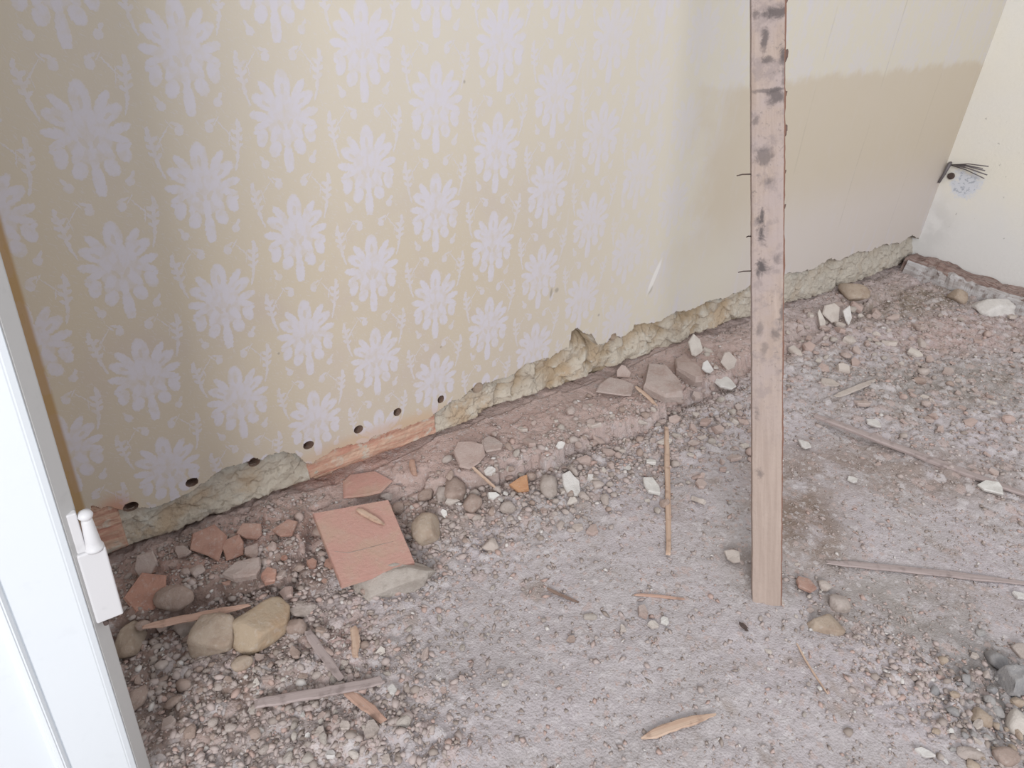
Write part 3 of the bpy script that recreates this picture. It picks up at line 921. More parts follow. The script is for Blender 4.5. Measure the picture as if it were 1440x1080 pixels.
# ------------------------------------------------------------------ leaning plank
base = at(1078, 848, -0.045)
topdir = Vector((0.1429, 0.5046, 1.3992)).normalized()
Lp = 3.40
nrm = (CAM - base); nrm -= topdir * nrm.dot(topdir); nrm.normalize()
nrm = Matrix.Rotation(math.radians(9), 3, topdir) @ nrm
side = topdir.cross(-nrm).normalized() * -1
if (ROT.transposed() @ side).x < 0:
    side = -side
back = side.cross(topdir)
if back.dot(CAM - base) > 0:
    back = -back
Mp = Matrix((side, topdir.cross(side), topdir)).transposed().to_4x4()
plank = empty('leaning_plank'); plank.matrix_world = Matrix.Translation(base) @ Mp
front_sign = 1 if (topdir.cross(side)).dot(CAM - base) > 0 else -1
tag(plank, 'tall weathered wooden plank standing on the dirt and leaning at the wall', 'plank')


def plank_z(py):                            # height along the plank seen at image row py
    lo_, hi_ = 0.0, 3.0
    for _ in range(40):
        m_ = (lo_ + hi_) / 2
        if seen(base + topdir * m_)[1] > py:
            lo_ = m_
        else:
            hi_ = m_
    return (lo_ + hi_) / 2


for py, dx, sx, sp, k_ in [(22, .018, .035, 12, .8), (20, -.03, .012, 12, .6), (60, -.008, .012, 26, .75), (78, .030, .012, 18, .8), (86, .0, .018, 10, .7), (136, .015, .026, 14, .75), (128, .0, .05, 4, .6),
                        (170, -.03, .012, 10, .5), (222, -.012, .03, 16, .6), (255, .0, .03, 12, .5), (322, -.016, .018, 24, .95), (300, -.015, .006, 20, .8), (374, -.014, .022, 16, .95), (365, .02, .012, 14, .4),
                        (470, .018, .016, 16, .55), (460, -.02, .014, 14, .45), (490, -.01, .012, 18, .4), (578, -.026, .009, 10, .55), (664, -.02, .014, 14, .5), (100, .035, .01, 40, .5), (440, .034, .009, 30, .6)]:
    z_ = plank_z(py); z2_ = plank_z(py - sp)
    STAINS.append((z_, dx, sx * 1.0, abs(z2_ - z_) * 1.0, k_))
M['plank'] = m_plank()
bm = bmesh.new(); rings = []
NP = 220
for i in range(NP + 1):
    t = i / NP; z_ = t * Lp
    wl_ = 0.0385 + 0.0010 * mnoise.noise(Vector((z_ * 9, 1, 0))) + 0.0006 * mnoise.noise(Vector((z_ * 40, 1, 5)))
    wr_ = 0.0385 + 0.0022 * mnoise.noise(Vector((z_ * 9, 7, 0))) + 0.0024 * mnoise.noise(Vector((z_ * 45, 7, 5)))
    th = 0.014 + 0.0006 * mnoise.noise(Vector((z_ * 20, 3, 0)))
    fr_ = front_sign
    ring = []
    m8 = 8
    for j in range(m8 + 1):                 # front face
        x = -wl_ + (wl_ + wr_) * j / m8
        e = 0.0025 if j in (0, m8) else 0
        ring.append(bm.verts.new((x, fr_ * (th - e + 0.0009 * mnoise.noise(Vector((x * 60, z_ * 18, 2)))), z_)))
    ring.append(bm.verts.new((wr_, -fr_ * th, z_))); ring.append(bm.verts.new((-wl_, -fr_ * th, z_)))
    rings.append(ring)
for a, b_ in zip(rings, rings[1:]):
    for j in range(len(a)):
        f_ = (a[j], a[(j + 1) % len(a)], b_[(j + 1) % len(a)], b_[j])
        bm.faces.new(f_ if fr_ < 0 else f_[::-1])
bm.faces.new(rings[0]); bm.faces.new(rings[-1])
bmesh.ops.recalc_face_normals(bm, faces=bm.faces)
link('plank_body', bm_mesh('plank_body', bm), M['plank'], plank)
for py, side_, L_ in [(243, -1, .034), (380, -1, .032), (331, -1, .012)]:
    z_ = plank_z(py)
    me = tube_mesh('nail', [(side_ * 0.034, -0.004 * front_sign, z_), (side_ * (0.0385 + L_ * 0.6), 0.0, z_ + 0.001), (side_ * (0.0385 + L_), 0, z_ - 0.001)], [0.0017, 0.0016, 0.0014], 6)
    link('nail', me, M['iron'], plank)
for i, (py, w_, l_) in enumerate([(5, .004, .015), (82, .005, .02), (76, .003, .010), (135, .003, .012), (184, .007, .014), (190, .004, .012), (245, .002, .010), (292, .0025, .010)]):
    z_ = plank_z(py)
    me = chip_mesh('bark_flake', 300 + i, w_ * 2, l_ * 1.6, 0.004, 7)
    o = link('bark_flake', me, M['bark'], plank)
    o.location = (0.0395, 0.004 * front_sign, z_); o.rotation_euler = (math.pi / 2, 0.3, 0)

# ------------------------------------------------------------------ white door frame with lift-off hinge
e0 = CAM + ray(212, 1080) * (1.02 / F); e1 = CAM + ray(107, 720) * (1.15 / F)
# one plumb-ish line through both views: keep plan position of e1, lean to follow the photo
def frame_line(px0, px1):
    p1 = CAM + ray(*px1) * (1.15 / F)
    best = None
    for i in range(400):
        d_ = 0.7 + i * 0.002
        p0 = CAM + ray(*px0) * (d_ / F)
        s_ = abs((p1 - p0).normalized().y)
        if best is None or s_ < best[0]:
            best = (s_, p0)
    return best[1], p1
a0, a1 = frame_line((212, 1080), (107, 720))
up_ = (a1 - a0).normalized()
org = a1 - up_ * (a1.z / up_.z)             # foot of the edge on the floor
xd = Vector((1, 0, 0)); xd = (xd - up_ * xd.dot(up_)).normalized()
yd = up_.cross(xd)
door = struct(empty('door_1'))
door.matrix_world = Matrix.Translation(org) @ Matrix((xd, yd, up_)).transposed().to_4x4()
door['label'] = 'white painted door frame with lift-off hinge at the left edge'


def prism(name, prof, z0, z1, mat, parent, bev=0.002):
    bm = bmesh.new()
    a = [bm.verts.new((x, y, z0)) for x, y in prof]; b_ = [bm.verts.new((x, y, z1)) for x, y in prof]
    n = len(prof)
    for i in range(n):
        bm.faces.new((a[i], a[(i + 1) % n], b_[(i + 1) % n], b_[i]))
    bm.faces.new(a[::-1]); bm.faces.new(b_)
    bmesh.ops.recalc_face_normals(bm, faces=bm.faces)
    if bev:
        bmesh.ops.bevel(bm, geom=[e for e in bm.edges if abs(e.verts[0].co.z - e.verts[1].co.z) > 0.1], offset=bev, segments=2, affect='EDGES')
    return link(name, bm_mesh(name, bm), mat, parent)


HT = 2.15
# edge strip: from the hinge corner back toward the camera side
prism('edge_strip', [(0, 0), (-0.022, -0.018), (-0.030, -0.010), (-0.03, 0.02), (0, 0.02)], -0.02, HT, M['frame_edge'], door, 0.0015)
prism('stile', [(-0.0222, -0.0185), (-0.034, -0.0225), (-0.120, -0.0225), (-0.120, 0.02), (-0.029, 0.02)], -0.02, HT, M['white_paint'], door, 0.002)
prism('moulding', [(-0.1195, -0.0225), (-0.127, -0.0290), (-0.136, -0.0270), (-0.143, -0.0130), (-0.143, 0.02), (-0.1195, 0.02)], -0.02, HT, M['white_paint'], door, 0.002)
prism('door_panel', [(-0.142, -0.010), (-0.42, -0.010), (-0.42, 0.02), (-0.142, 0.02)], -0.02, HT, M['white_paint'], door, 0.001)
# hinge: heights along the frame edge found from the photo rows


def door_z(py, x=0.0, y=0.0):
    lo_, hi_ = 0.0, 2.0
    mw = door.matrix_world.copy()
    mw = Matrix.Translation(org) @ Matrix((xd, yd, up_)).transposed().to_4x4()
    for _ in range(40):
        m_ = (lo_ + hi_) / 2
        if seen(mw @ Vector((x, y, m_)))[1] > py:
            lo_ = m_
        else:
            hi_ = m_
    return lo_


zA = door_z(862, 0.0); zB = door_z(768, 0.0); zC = door_z(728, 0.0); zT = door_z(712, 0.0)
hinge = empty('hinge'); hinge.parent = door
bm = bmesh.new()
box_bm(bm, 0.004, -0.012, (zA + zB) / 2, 0.042, 0.014, zB - zA, 0.003, 3)
leafm = link('hinge_leaf', bm_mesh('hinge_leaf', bm), M['hinge'], hinge)
link('hinge_barrel', tube_mesh('hinge_barrel', [(0.010, -0.010, zB - 0.002), (0.010, -0.010, zB + 0.003), (0.010, -0.010, zB + 0.005), (0.010, -0.010, zB + 0.016), (0.010, -0.010, zC - 0.003), (0.010, -0.010, zC)], [0.0145, 0.0145, 0.0125, 0.0115, 0.0085, 0.007], 20), M['hinge'], hinge, True)
link('hinge_finial', tube_mesh('hinge_finial', [(0.010, -0.010, zC - 0.002), (0.010, -0.010, zC + 0.0), (0.010, -0.010, zC + 0.003), (0.010, -0.010, zC + 0.008), (0.010, -0.010, zC + 0.013), (0.010, -0.010, zC + 0.016), (0.010, -0.010, zC + 0.017)], [0.006, 0.0065, 0.0095, 0.0115, 0.0095, 0.005, 0.001], 16), M['hinge'], hinge, True)
link('upper_leaf', bm_mesh('upper_leaf', box_bm(bmesh.new(), -0.008, -0.008, (zB + zC) / 2 + 0.01, 0.014, 0.012, zC - zB + 0.02, 0.002)), M['hinge'], hinge)
link('screw_hole', tube_mesh('screw_hole', [(-0.004, -0.020, zA - 0.005), (-0.004, 0.0, zA - 0.005)], 0.0045, 12), M['iron'], hinge)

# ------------------------------------------------------------------ rotted timber along the right wall, cables in the corner
tb = empty('timber_rail', (XC, 0, 0))
tag(tb, 'rotted timber rail with whitewashed front lying along the right wall', 'timber')


def rough_bar(name, prof, y0, y1, mat, parent, amp=0.006, seed=0, n=90):
    bm = bmesh.new(); rings = []
    for i in range(n + 1):
        y = y0 + (y1 - y0) * i / n
        ring = []
        for j, (x, z) in enumerate(prof):
            o = Vector((x * 9 + seed, y * 6.3 + 1.7 * mnoise.noise(Vector((y * 3, seed, j))), z * 9 + j * 3.7))
            ring.append(bm.verts.new((min(x + amp * mnoise.noise(o) + amp * .6 * mnoise.noise(o * 4), -0.001), y, z + amp * mnoise.noise(o + Vector((5, 5, 5))) + amp * .6 * mnoise.noise(o * 4.3))))
        rings.append(ring)
    m_ = len(prof)
    for a, b_ in zip(rings, rings[1:]):
        for j in range(m_):
            bm.faces.new((a[j], a[(j + 1) % m_], b_[(j + 1) % m_], b_[j]))
    bm.faces.new(rings[0]); bm.faces.new(rings[-1])
    bmesh.ops.recalc_face_normals(bm, faces=bm.faces)
    return link(name, bm_mesh(name, bm), mat, parent)


rough_bar('timber_core', [(-0.002, -0.08), (-0.002, 0.040), (-0.05, 0.052), (-0.10, 0.048), (-0.15, 0.030), (-0.16, -0.02), (-0.16, -0.08)], -0.02, -1.5, M['old_timber'], tb, 0.024, 3, 160)
rough_bar('whitewashed_face', [(-0.125, 0.030), (-0.145, 0.042), (-0.170, 0.030), (-0.185, -0.02), (-0.185, -0.08), (-0.15, -0.08)], -0.05, -1.5, M['whitewash'], tb, 0.022, 9, 160)

hub = Vector((XC - 0.012, -0.02, 0)); r_ = ray(1336, 232); t_ = (XC - 0.012 - CAM.x) / r_.x; hub = CAM + r_ * t_
hub.y = min(hub.y, -0.012)


def onB(px, py, off):
    r = ray(px, py); return CAM + r * ((XC - off - CAM.x) / r.x)


wires = empty('cable_bundle', hub)
tag(wires, 'bundle of dark cut cables poking out of the wall corner', 'cables')
for ex, ey, off, rd in [(1390, 234, .10, .0028), (1385, 240, .07, .0032), (1388, 246, .09, .003), (1384, 251, .05, .0026), (1379, 243, .12, .003), (1382, 237, .06, .0024)]:
    e = onB(ex, ey, off)
    e = onB(ex, ey, off)
    m_ = hub.lerp(e, 0.5) + Vector((-0.02, 0, 0.012))
    link('cable', tube_mesh('cable', [Vector((0.005, 0, 0)), (m_ - hub) * 0.45, m_ - hub, e - hub], rd, 7), M['wire'], wires, True)
p = atw(1320, 257, -0.008)
link('cable_stub', tube_mesh('cable_stub', [Vector((0, 0, 0.012)), Vector((-0.01, 0, 0.008)), (p - hub) * 0.5, p - hub], [0.008, 0.011, 0.008, 0.007], 8), M['wire'], wires, True)
pp = onB(1339, 242, 0.0)
o = link('cable_hole', tube_mesh('cable_hole', [(XC - 0.010, pp.y - .004, pp.z - .02), (XC + 0.02, pp.y - .004, pp.z - .02)], 0.018, 14), M['iron'], wr)

# ------------------------------------------------------------------ terracotta tile and the things beside it
c0 = [at(440, 722, .035), at(546, 702, .025), at(583, 790, 0.0), at(480, 822, .01)]
ctr = sum(c0, Vector()) / 4
ex_ = ((c0[1] - c0[0]) + (c0[2] - c0[3])).normalized()
ey_ = ((c0[0] - c0[3]) + (c0[1] - c0[2])); ey_ = (ey_ - ex_ * ey_.dot(ex_)).normalized(); ez_ = ex_.cross(ey_)
Mt = Matrix((ex_, ey_, ez_)).transposed().to_4x4()
bm = bmesh.new()
Rt = Mt.to_3x3().transposed()
loc = [Rt @ (c - ctr) for c in c0]
outl = []
for i in range(4):
    a, b_ = loc[i], loc[(i + 1) % 4]
    for j in range(10):
        q_ = a.lerp(b_, j / 10)
        k_ = 0.0012 * mnoise.noise(Vector((q_.x * 60, q_.y * 60, 0)))
        outl.append((q_.x + k_, q_.y + k_))
outl = outl[::-1]
tv = [bm.verts.new((x, y, 0)) for x, y in outl]; bv = [bm.verts.new((x * 1.005, y * 1.005, -0.016)) for x, y in outl]
tr = bm.faces.new(tv)
bm.faces.new(bv[::-1])
for i in range(len(tv)):
    j = (i + 1) % len(tv)
    bm.faces.new((tv[i], bv[i], bv[j], tv[j]))
bmesh.ops.recalc_face_normals(bm, faces=bm.faces)
bmesh.ops.bevel(bm, geom=[e for e in bm.edges if abs(e.verts[0].co.z) < 1e-6 and abs(e.verts[1].co.z) < 1e-6], offset=0.0015, segments=2, affect='EDGES')
tile = empty('terracotta_tile', ctr, Mt.to_euler())
tag(tile, 'square dusty terracotta tile propped on rubble with a splinter on it', 'tile')
link('tile_body', bm_mesh('tile_body', bm), M['terracotta'], tile)
# hairline ridge across the tile
pts = [Rt @ (at(px, py, .015) - ctr) for px, py in ((470, 777), (490, 778), (512, 772), (535, 765), (553, 760))]
link('crack_ridge', tube_mesh('crack_ridge', [(q_.x, q_.y, 0.0002) for q_ in pts], [0.0006, .0012, .0012, .0011, .0005], 5), M['stone_brown'], tile)
chip('tile_fragment', 512, 686, 86, 40, 'terracotta', 'flat terracotta tile fragment half buried behind the square tile', 'tile', 0.3, 0.012, 7, seed=5, lift=0.004)
# splinter on the tile
s0 = at(502, 720, .025); s1 = at(538, 738, .018)
o = link('wood_splinter', stick_mesh('wood_splinter', 3, (s1 - s0).length, 0.015, 0.010, 0.002, 0.5), M['lath_tan'])
mid = (s0 + s1) / 2
hgt = ctr + ex_ * (mid - ctr).dot(ex_) + ey_ * (mid - ctr).dot(ey_)
o.location = hgt + ez_ * 0.007
o.rotation_euler = (s1 - s0).to_track_quat('X', 'Z').to_euler()
tag(o, 'short brown wood splinter lying on the square terracotta tile', 'splinter')

stone('round_stone', 600, 747, 44, 50, 'stone_beige', 'pale rounded stone just right of the square terracotta tile', rough=.10, hk=.95, seed=4, nc=5)
stone('mortar_chunk', 553, 818, 118, 52, 'mortar_chunk', 'long pale mortar lump under the near corner of the tile', 'mortar lump', rot=0.30, box=.5, rough=.30, hk=.9, seed=12, sink=.38, flat=.7)
stone('block_stone', 301, 899, 60, 50, 'stone_beige', 'squarish beige stone beside the larger rounded ochre stone', rot=.10, box=1.0, rough=.09, hk=.9, seed=3, sink=.22)
stone('oval_boulder', 370, 884, 96, 54, 'stone_ochre', 'largest rounded ochre stone, lying aslant left of the broken laths', rot=.85, box=.25, rough=.09, hk=.85, seed=22, sink=.2, nc=3)
stone('small_oval_stone', 340, 934, 34, 24, 'stone_beige', 'small smooth oval stone in front of the squarish stone', rot=.5, rough=.06, hk=.7, seed=8, nc=2)
stone('stone', 245, 843, 54, 38, 'stone_brown', 'flat brown stone behind the orange lath near the hinge', rough=.10, hk=.7, seed=9, nc=4)
stone('stone', 183, 906, 44, 58, 'stone_beige', 'upright beige stone touching the white door frame', box=.6, rough=.12, hk=.9, seed=14, rot=-.2)
stone('stone', 262, 885, 36, 32, 'stone_grey', 'grey stone under the orange lath, left of the squarish stone', seed=15)
stone('stone', 424, 857, 42, 30, 'stone_grey', 'low grey stone right behind the large ochre stone', seed=16, hk=.5)
stone('stone', 415, 884, 34, 28, 'stone_brown', 'pinkish brown clod right of the large ochre stone', seed=17)
stone('stone', 190, 985, 30, 50, 'stone_brown', 'brown stone low against the white door frame', seed=18, box=.4)
stone('stone', 772, 686, 30, 36, 'stone_grey', 'grey rounded stone right of the orange terracotta shard', seed=19, hk=.9)
stone('stone', 715, 715, 26, 20, 'stone_grey', 'small grey stone in front of the orange terracotta shard', seed=20)
stone('stone', 665, 710, 32, 30, 'stone_brown', 'rounded brown clod behind the pale rounded stone', seed=21, hk=.8)
stone('stone', 690, 769, 28, 22, 'pale_chip', 'pale angular stone alone on the dirt right of the round stone', seed=23, box=.4, flat=.8)
stone('stone', 640, 690, 30, 34, 'stone_brown', 'squarish clod in the row of clods behind the round stone', seed=24, box=.8)
stone('stone', 600, 697, 24, 26, 'stone_brown', 'clod nearest the tile fragment in the row of clods', seed=25, box=.4)
stone('stone', 622, 695, 22, 22, 'stone_grey', 'grey clod in the middle of the row of clods', seed=26, box=.4)
stone('stone', 560, 715, 20, 22, 'stone_brown', 'small clod beside the far right corner of the square tile', seed=27)
stone('stone', 1157, 880, 56, 30, 'stone_beige', 'flat beige stone in front of the foot of the plank', seed=28, hk=.6, box=.3, flat=.5)
stone('stone', 1178, 849, 28, 28, 'stone_grey', 'grey stone right of the plank foot behind the flat beige stone', seed=29, box=.4)
stone('stone', 1159, 826, 20, 18, 'pale_chip', 'pale pebble between the red-edged chip and the grey stone', seed=30)
stone('stone', 1201, 413, 40, 26, 'stone_beige', 'pale beige mound of plaster at the wall foot beyond the plank', seed=31, hk=.6)
stone('stone', 1346, 419, 28, 14, 'stone_beige', 'pale yellowish stone near the timber rail', seed=32, hk=.7)
stone('white_rubble', 1398, 434, 44, 18, 'white_chip', 'whitish lump of plaster in front of the timber rail', 'plaster', seed=33, hk=.6, box=.3)
stone('stone', 458, 920, 26, 20, 'pink_chip', 'pinkish lump beside the upper end of the broken lath', seed=34)
stone('stone', 830, 868, 22, 14, 'mortar_chunk', 'pale pebble alone on the trodden dirt in the middle', seed=35, hk=.5)
stone('stone', 1432, 1018, 40, 40, 'pale_chip', 'pale white stone in the dark heap at the lower right', seed=36)
stone('stone', 1424, 960, 44, 40, 'stone_dark', 'large bluish grey stone on the dark heap at the lower right', seed=37, box=.4, hk=.9)
stone('stone', 1402, 930, 24, 34, 'stone_dark', 'tall grey stone at the back of the lower right heap', seed=38, box=.4, hk=.9)
stone('stone', 1434, 915, 26, 26, 'stone_grey', 'grey stone behind the large bluish stone at the right edge', seed=39)
stone('stone', 1380, 1010, 34, 30, 'stone_beige', 'beige stone left of the white stone in the lower right heap', seed=40, hk=.6)
stone('stone', 1362, 1060, 40, 26, 'stone_grey', 'low grey stone at the front of the lower right heap', seed=41, hk=.6)
stone('stone', 1415, 1066, 40, 30, 'stone_brown', 'brown stone at the front right of the lower right heap', seed=42, hk=.8)

chip('orange_shard', 731, 684, 32, 24, 'orange', 'bright orange terracotta shard among grey stones', 'shard', 0.5, .014, 5, seed=2, lift=.012, tilt=(.25, -.2))
chip('white_scrap', 803, 684, 26, 32, 'white_chip', 'bright white plaster scrap right of the grey rounded stone', 'plaster', 0.3, .014, 8, seed=6, lift=.008, tilt=(.3, .1))
chip('brick_chip', 205, 836, 66, 50, 'red_chip', 'large reddish brick flake by the hinge', 'brick chip', .2, .012, 6, seed=51, lift=.012, tilt=(.2, .1))
chip('plaster_chip', 208, 802, 44, 44, 'pink_chip', 'pink plaster flake standing behind the large reddish flake', 'plaster chip', .2, .016, 6, seed=52, lift=.010, tilt=(.35, 0), stand=True)
chip('brick_chip', 293, 766, 52, 44, 'red_chip', 'smooth reddish flake close to the wall, left of the cracked flakes', 'brick chip', .5, .010, 6, seed=53, lift=.012, tilt=(.3, .1))
chip('brick_chip', 330, 772, 36, 34, 'red_chip', 'reddish flake in the middle of the cracked flakes by the wall', 'brick chip', .3, .012, 6, seed=54, lift=.010, tilt=(.2, 0))
chip('brick_chip', 354, 778, 22, 26, 'pink_chip', 'small pink flake right of the middle cracked flake', 'brick chip', .1, .010, 5, seed=55, lift=.010)
chip('brick_chip', 405, 748, 40, 26, 'red_chip', 'rectangular pink brick flake left of the square tile', 'brick chip', .55, .012, 5, seed=56, lift=.012, tilt=(.1, 0))
chip('brick_chip', 352, 750, 40, 26, 'red_chip', 'reddish flake tilted behind the middle cracked flake', 'brick chip', .1, .012, 6, seed=57, lift=.014, tilt=(.4, .1))
chip('brick_chip', 345, 806, 56, 30, 'pink_chip', 'broad layered pink clod in front of the cracked flakes', 'brick chip', .2, .026, 8, seed=58, lift=.006)
chip('brick_chip', 256, 778, 26, 20, 'pink_chip', 'small pink flake left of the smooth reddish flake', 'brick chip', .2, .010, 6, seed=59, lift=.008)
chip('plaster_chip', 660, 642, 48, 34, 'pink_chip', 'notched pink plaster slab at the foot of the brick patch', 'plaster chip', .1, .016, 9, seed=60, lift=.012, tilt=(.2, 0))
chip('plaster_chip', 690, 628, 36, 24, 'pink_chip', 'pink plaster flake just behind the notched slab', 'plaster chip', .1, .012, 7, seed=61, lift=.010)
chip('plaster_chip', 870, 548, 66, 24, 'pink_chip', 'long flat pink flake below the scooped mortar', 'plaster chip', .2, .010, 7, seed=62, lift=.010, tilt=(.15, 0))
chip('plaster_chip', 876, 527, 26, 20, 'pink_chip', 'small pink flake against the wall above the long flat flake', 'plaster chip', .0, .010, 6, seed=63, lift=.012, tilt=(.2, 0), stand=True)
chip('brick_piece', 930, 545, 56, 46, 'pink_chip', 'squarish pink clod block on the ledge left of the shards', 'brick', .15, .05, 6, seed=64, lift=-.006)
chip('brick_piece', 968, 527, 36, 40, 'pink_chip', 'dusty pink block next to the shards left of the plank', 'brick', .2, .05, 6, seed=65, lift=-.004)
chip('plaster_chip', 977, 494, 24, 34, 'pale_chip', 'pale upright shard leaning near the wall left of the plank', 'plaster chip', 1.0, .012, 7, seed=66, lift=.020, tilt=(.3, .1), stand=True)
chip('plaster_chip', 994, 521, 18, 24, 'white_chip', 'small white shard below the pale upright shard', 'plaster chip', 1.1, .010, 6, seed=67, lift=.012, tilt=(.25, .1), stand=True)
chip('plaster_chip', 1022, 514, 26, 28, 'pale_chip', 'pale flake touching the plank on its left side', 'plaster chip', .7, .010, 6, seed=68, lift=.012, tilt=(.2, 0), stand=True)
chip('plaster_chip', 1020, 540, 30, 18, 'white_chip', 'white crumpled flake low beside the plank on its left', 'plaster chip', .4, .012, 7, seed=69, lift=.008)
chip('plaster_chip', 1168, 444, 34, 36, 'pale_chip', 'tall pale pink shard standing at the wall right of the plank', 'plaster chip', .9, .014, 6, seed=70, lift=.022, tilt=(.3, 0), stand=True)
chip('plaster_chip', 1190, 450, 12, 36, 'white_chip', 'narrow bluish white sliver right of the tall pale shard', 'plaster chip', .3, .010, 5, seed=71, lift=.025, tilt=(.35, 0), stand=True)
chip('plaster_chip', 1153, 452, 12, 30, 'pale_chip', 'narrow pale sliver left of the tall pale shard', 'plaster chip', .6, .010, 5, seed=72, lift=.02, tilt=(.35, 0), stand=True)
chip('plaster_chip', 1166, 540, 32, 15, 'pale_chip', 'thin leaf-shaped pale chip behind the short splinter', 'plaster chip', -.1, .008, 6, seed=73)
chip('plaster_chip', 1131, 627, 18, 14, 'white_chip', 'white chip just right of the plank at mid height', 'plaster chip', .2, .010, 6, seed=74, lift=.005)
chip('plaster_chip', 1228, 596, 20, 12, 'white_chip', 'white chip above the long dark stick', 'plaster chip', .2, .009, 6, seed=75, lift=.005)
chip('plaster_chip', 1198, 676, 13, 12, 'white_chip', 'small white chip below the long dark stick', 'plaster chip', .2, .009, 6, seed=76, lift=.005)
chip('plaster_chip', 1393, 687, 38, 18, 'white_chip', 'white angular chip beside the near end of the long stick', 'plaster chip', -.2, .012, 6, seed=77, lift=.006)
chip('plaster_chip', 1132, 824, 42, 22, 'red_chip', 'long red-edged chip just right of the foot of the plank', 'plaster chip', .7, .012, 6, seed=78, lift=.006, tilt=(0, .15))
chip('plaster_chip', 903, 862, 18, 26, 'pink_chip', 'pinkish upright block alone on the trodden dirt', 'plaster chip', .0, .018, 5, seed=79)
chip('plaster_chip', 918, 880, 18, 10, 'pale_chip', 'pale curved flake in front of the pinkish block', 'plaster chip', .0, .010, 6, seed=80)
chip('plaster_chip', 934, 874, 14, 14, 'white_chip', 'white scrap right of the pinkish block', 'plaster chip', .6, .010, 6, seed=81)
chip('plaster_chip', 915, 686, 26, 26, 'white_chip', 'whitish chip left of the thin upright stick', 'plaster chip', .2, .014, 7, seed=82, lift=.006)
chip('plaster_chip', 1298, 1060, 30, 14, 'white_chip', 'white flake at the bottom edge left of the dark heap', 'plaster chip', -.3, .008, 6, seed=83)
chip('plaster_chip', 1432, 838, 20, 12, 'white_chip', 'white chip at the right edge below the grey lath', 'plaster chip', -.2, .010, 6, seed=84)
chip('plaster_chip', 803, 900, 14, 10, 'stone_brown', 'dark brown crumb on the trodden dirt', 'crumb', .2, .008, 6, seed=85)
chip('plaster_chip', 875, 885, 12, 12, 'pale_chip', 'small squarish chip right of the dark brown crumb', 'plaster chip', .2, .010, 5, seed=86)
chip('plaster_chip', 1030, 785, 34, 18, 'pale_chip', 'pale flake leaning against the plank low on its left', 'plaster chip', -.7, .010, 6, seed=87, lift=.010, tilt=(.2, 0))
chip('plaster_chip', 524, 1028, 26, 26, 'stone_grey', 'grey angular lump by the lower end of the broken lath', 'plaster chip', .2, .018, 6, seed=88)
chip('plaster_chip', 552, 970, 14, 18, 'white_chip', 'small white chip right of the grey lath end', 'plaster chip', .2, .010, 6, seed=89)

# laths, sticks, twigs
stick('lath', (206, 879), (348, 853), 12, 'lath', 'orange-pink lath lying behind the squarish stone', 'lath', th=.006, z0=.022, z1=.030, taper=.5)
stick('lath', (362, 989), (532, 957), 15, 'lath_grey', 'grey flat lath crossing over the broken pink lath', 'lath', th=.007, z0=.018, z1=.018, taper=.1)
stick('lath', (432, 893), (484, 958), 12, 'lath_grey', 'pinkish grey lath running down to the crossing grey lath', 'lath', th=.006, z0=.008, z1=.008)
stick('lath', (486, 968), (534, 1014), 14, 'lath', 'short pink lath below the crossing grey lath', 'lath', th=.007, z0=.006, z1=.008)
stick('wood_splinter', (496, 884), (500, 922), 11, 'lath_tan', 'short tan splinter standing above the crossing grey lath', 'splinter', th=.008, z0=.006, z1=.006)
stick('thin_stick', (938, 602), (939, 779), 7, 'lath_tan', 'thin straight tan stick lying left of the plank', 'stick', th=.008, z0=.012, z1=.008, bend=.002, taper=.2)
stick('long_stick', (1143, 588), (1446, 697), 11, 'lath_grey', 'long thin grey-brown stick running to the right edge', 'stick', th=.014, z0=.014, z1=.010, bend=.012, taper=.35)
stick('lath', (1166, 793), (1452, 820), 11, 'lath_grey', 'long narrow grey lath in the dirt right of the plank', 'lath', th=.006, z0=.005, z1=.006, bend=.006, taper=.5)
stick('wood_splinter', (1173, 557), (1233, 534), 9, 'pale_chip', 'pale splinter on the dirt beyond the plank', 'splinter', th=.006, taper=.6)
stick('wood_splinter', (907, 1037), (1004, 1006), 13, 'lath_tan', 'pointed tan splinter at the bottom of the trodden dirt', 'splinter', th=.007, taper=.75)
stick('twig', (770, 826), (812, 847), 4, 'twig', 'short dark twig in the middle of the trodden dirt', 'twig', z0=.004, z1=.004)
stick('twig', (894, 838), (962, 841), 4, 'lath', 'fine reddish straw above the pinkish block', 'twig', z0=.004, z1=.004)
stick('twig', (1122, 905), (1163, 975), 2.6, 'lath_tan', 'fine curved straw in front of the flat beige stone', 'twig', z0=.003, z1=.003, bend=.006)
stick('twig', (665, 655), (700, 690), 4, 'lath_tan', 'thin straw among the clods behind the round stone', 'twig', z0=.015, z1=.015)
stick('wood_splinter', (895, 545), (922, 570), 6, 'lath_tan', 'thin splinter lying across the pink clod block', 'splinter', th=.005, z0=.03, z1=.012)
stick('wood_splinter', (580, 648), (584, 668), 8, 'lath', 'tiny pink splinter below the brick patch', 'splinter', z0=.012, z1=.012)
stick('twig', (1042, 880), (1052, 884), 8, 'iron', 'dark crumb of rust in front of the plank foot', 'crumb', th=.004)

# ------------------------------------------------------------------ loose stones and chips, one by one
pebbles = [stone_mesh('pebble', 100 + i, (.03, .03 * random.uniform(.65, .95), .03 * random.uniform(.45, .75)), random.choice((0, .2, .5)), .14, 2, random.choice((.4, .8, 1.0))) for i in range(12)]
flakes = [chip_mesh('flake', 200 + i, .03, .03 * random.uniform(.55, .9), .03 * random.uniform(.22, .38), random.choice((5, 6, 7))) for i in range(9)]
pools = {}


def hash_even(n):
    return sum(map(ord, n)) % 2 == 0



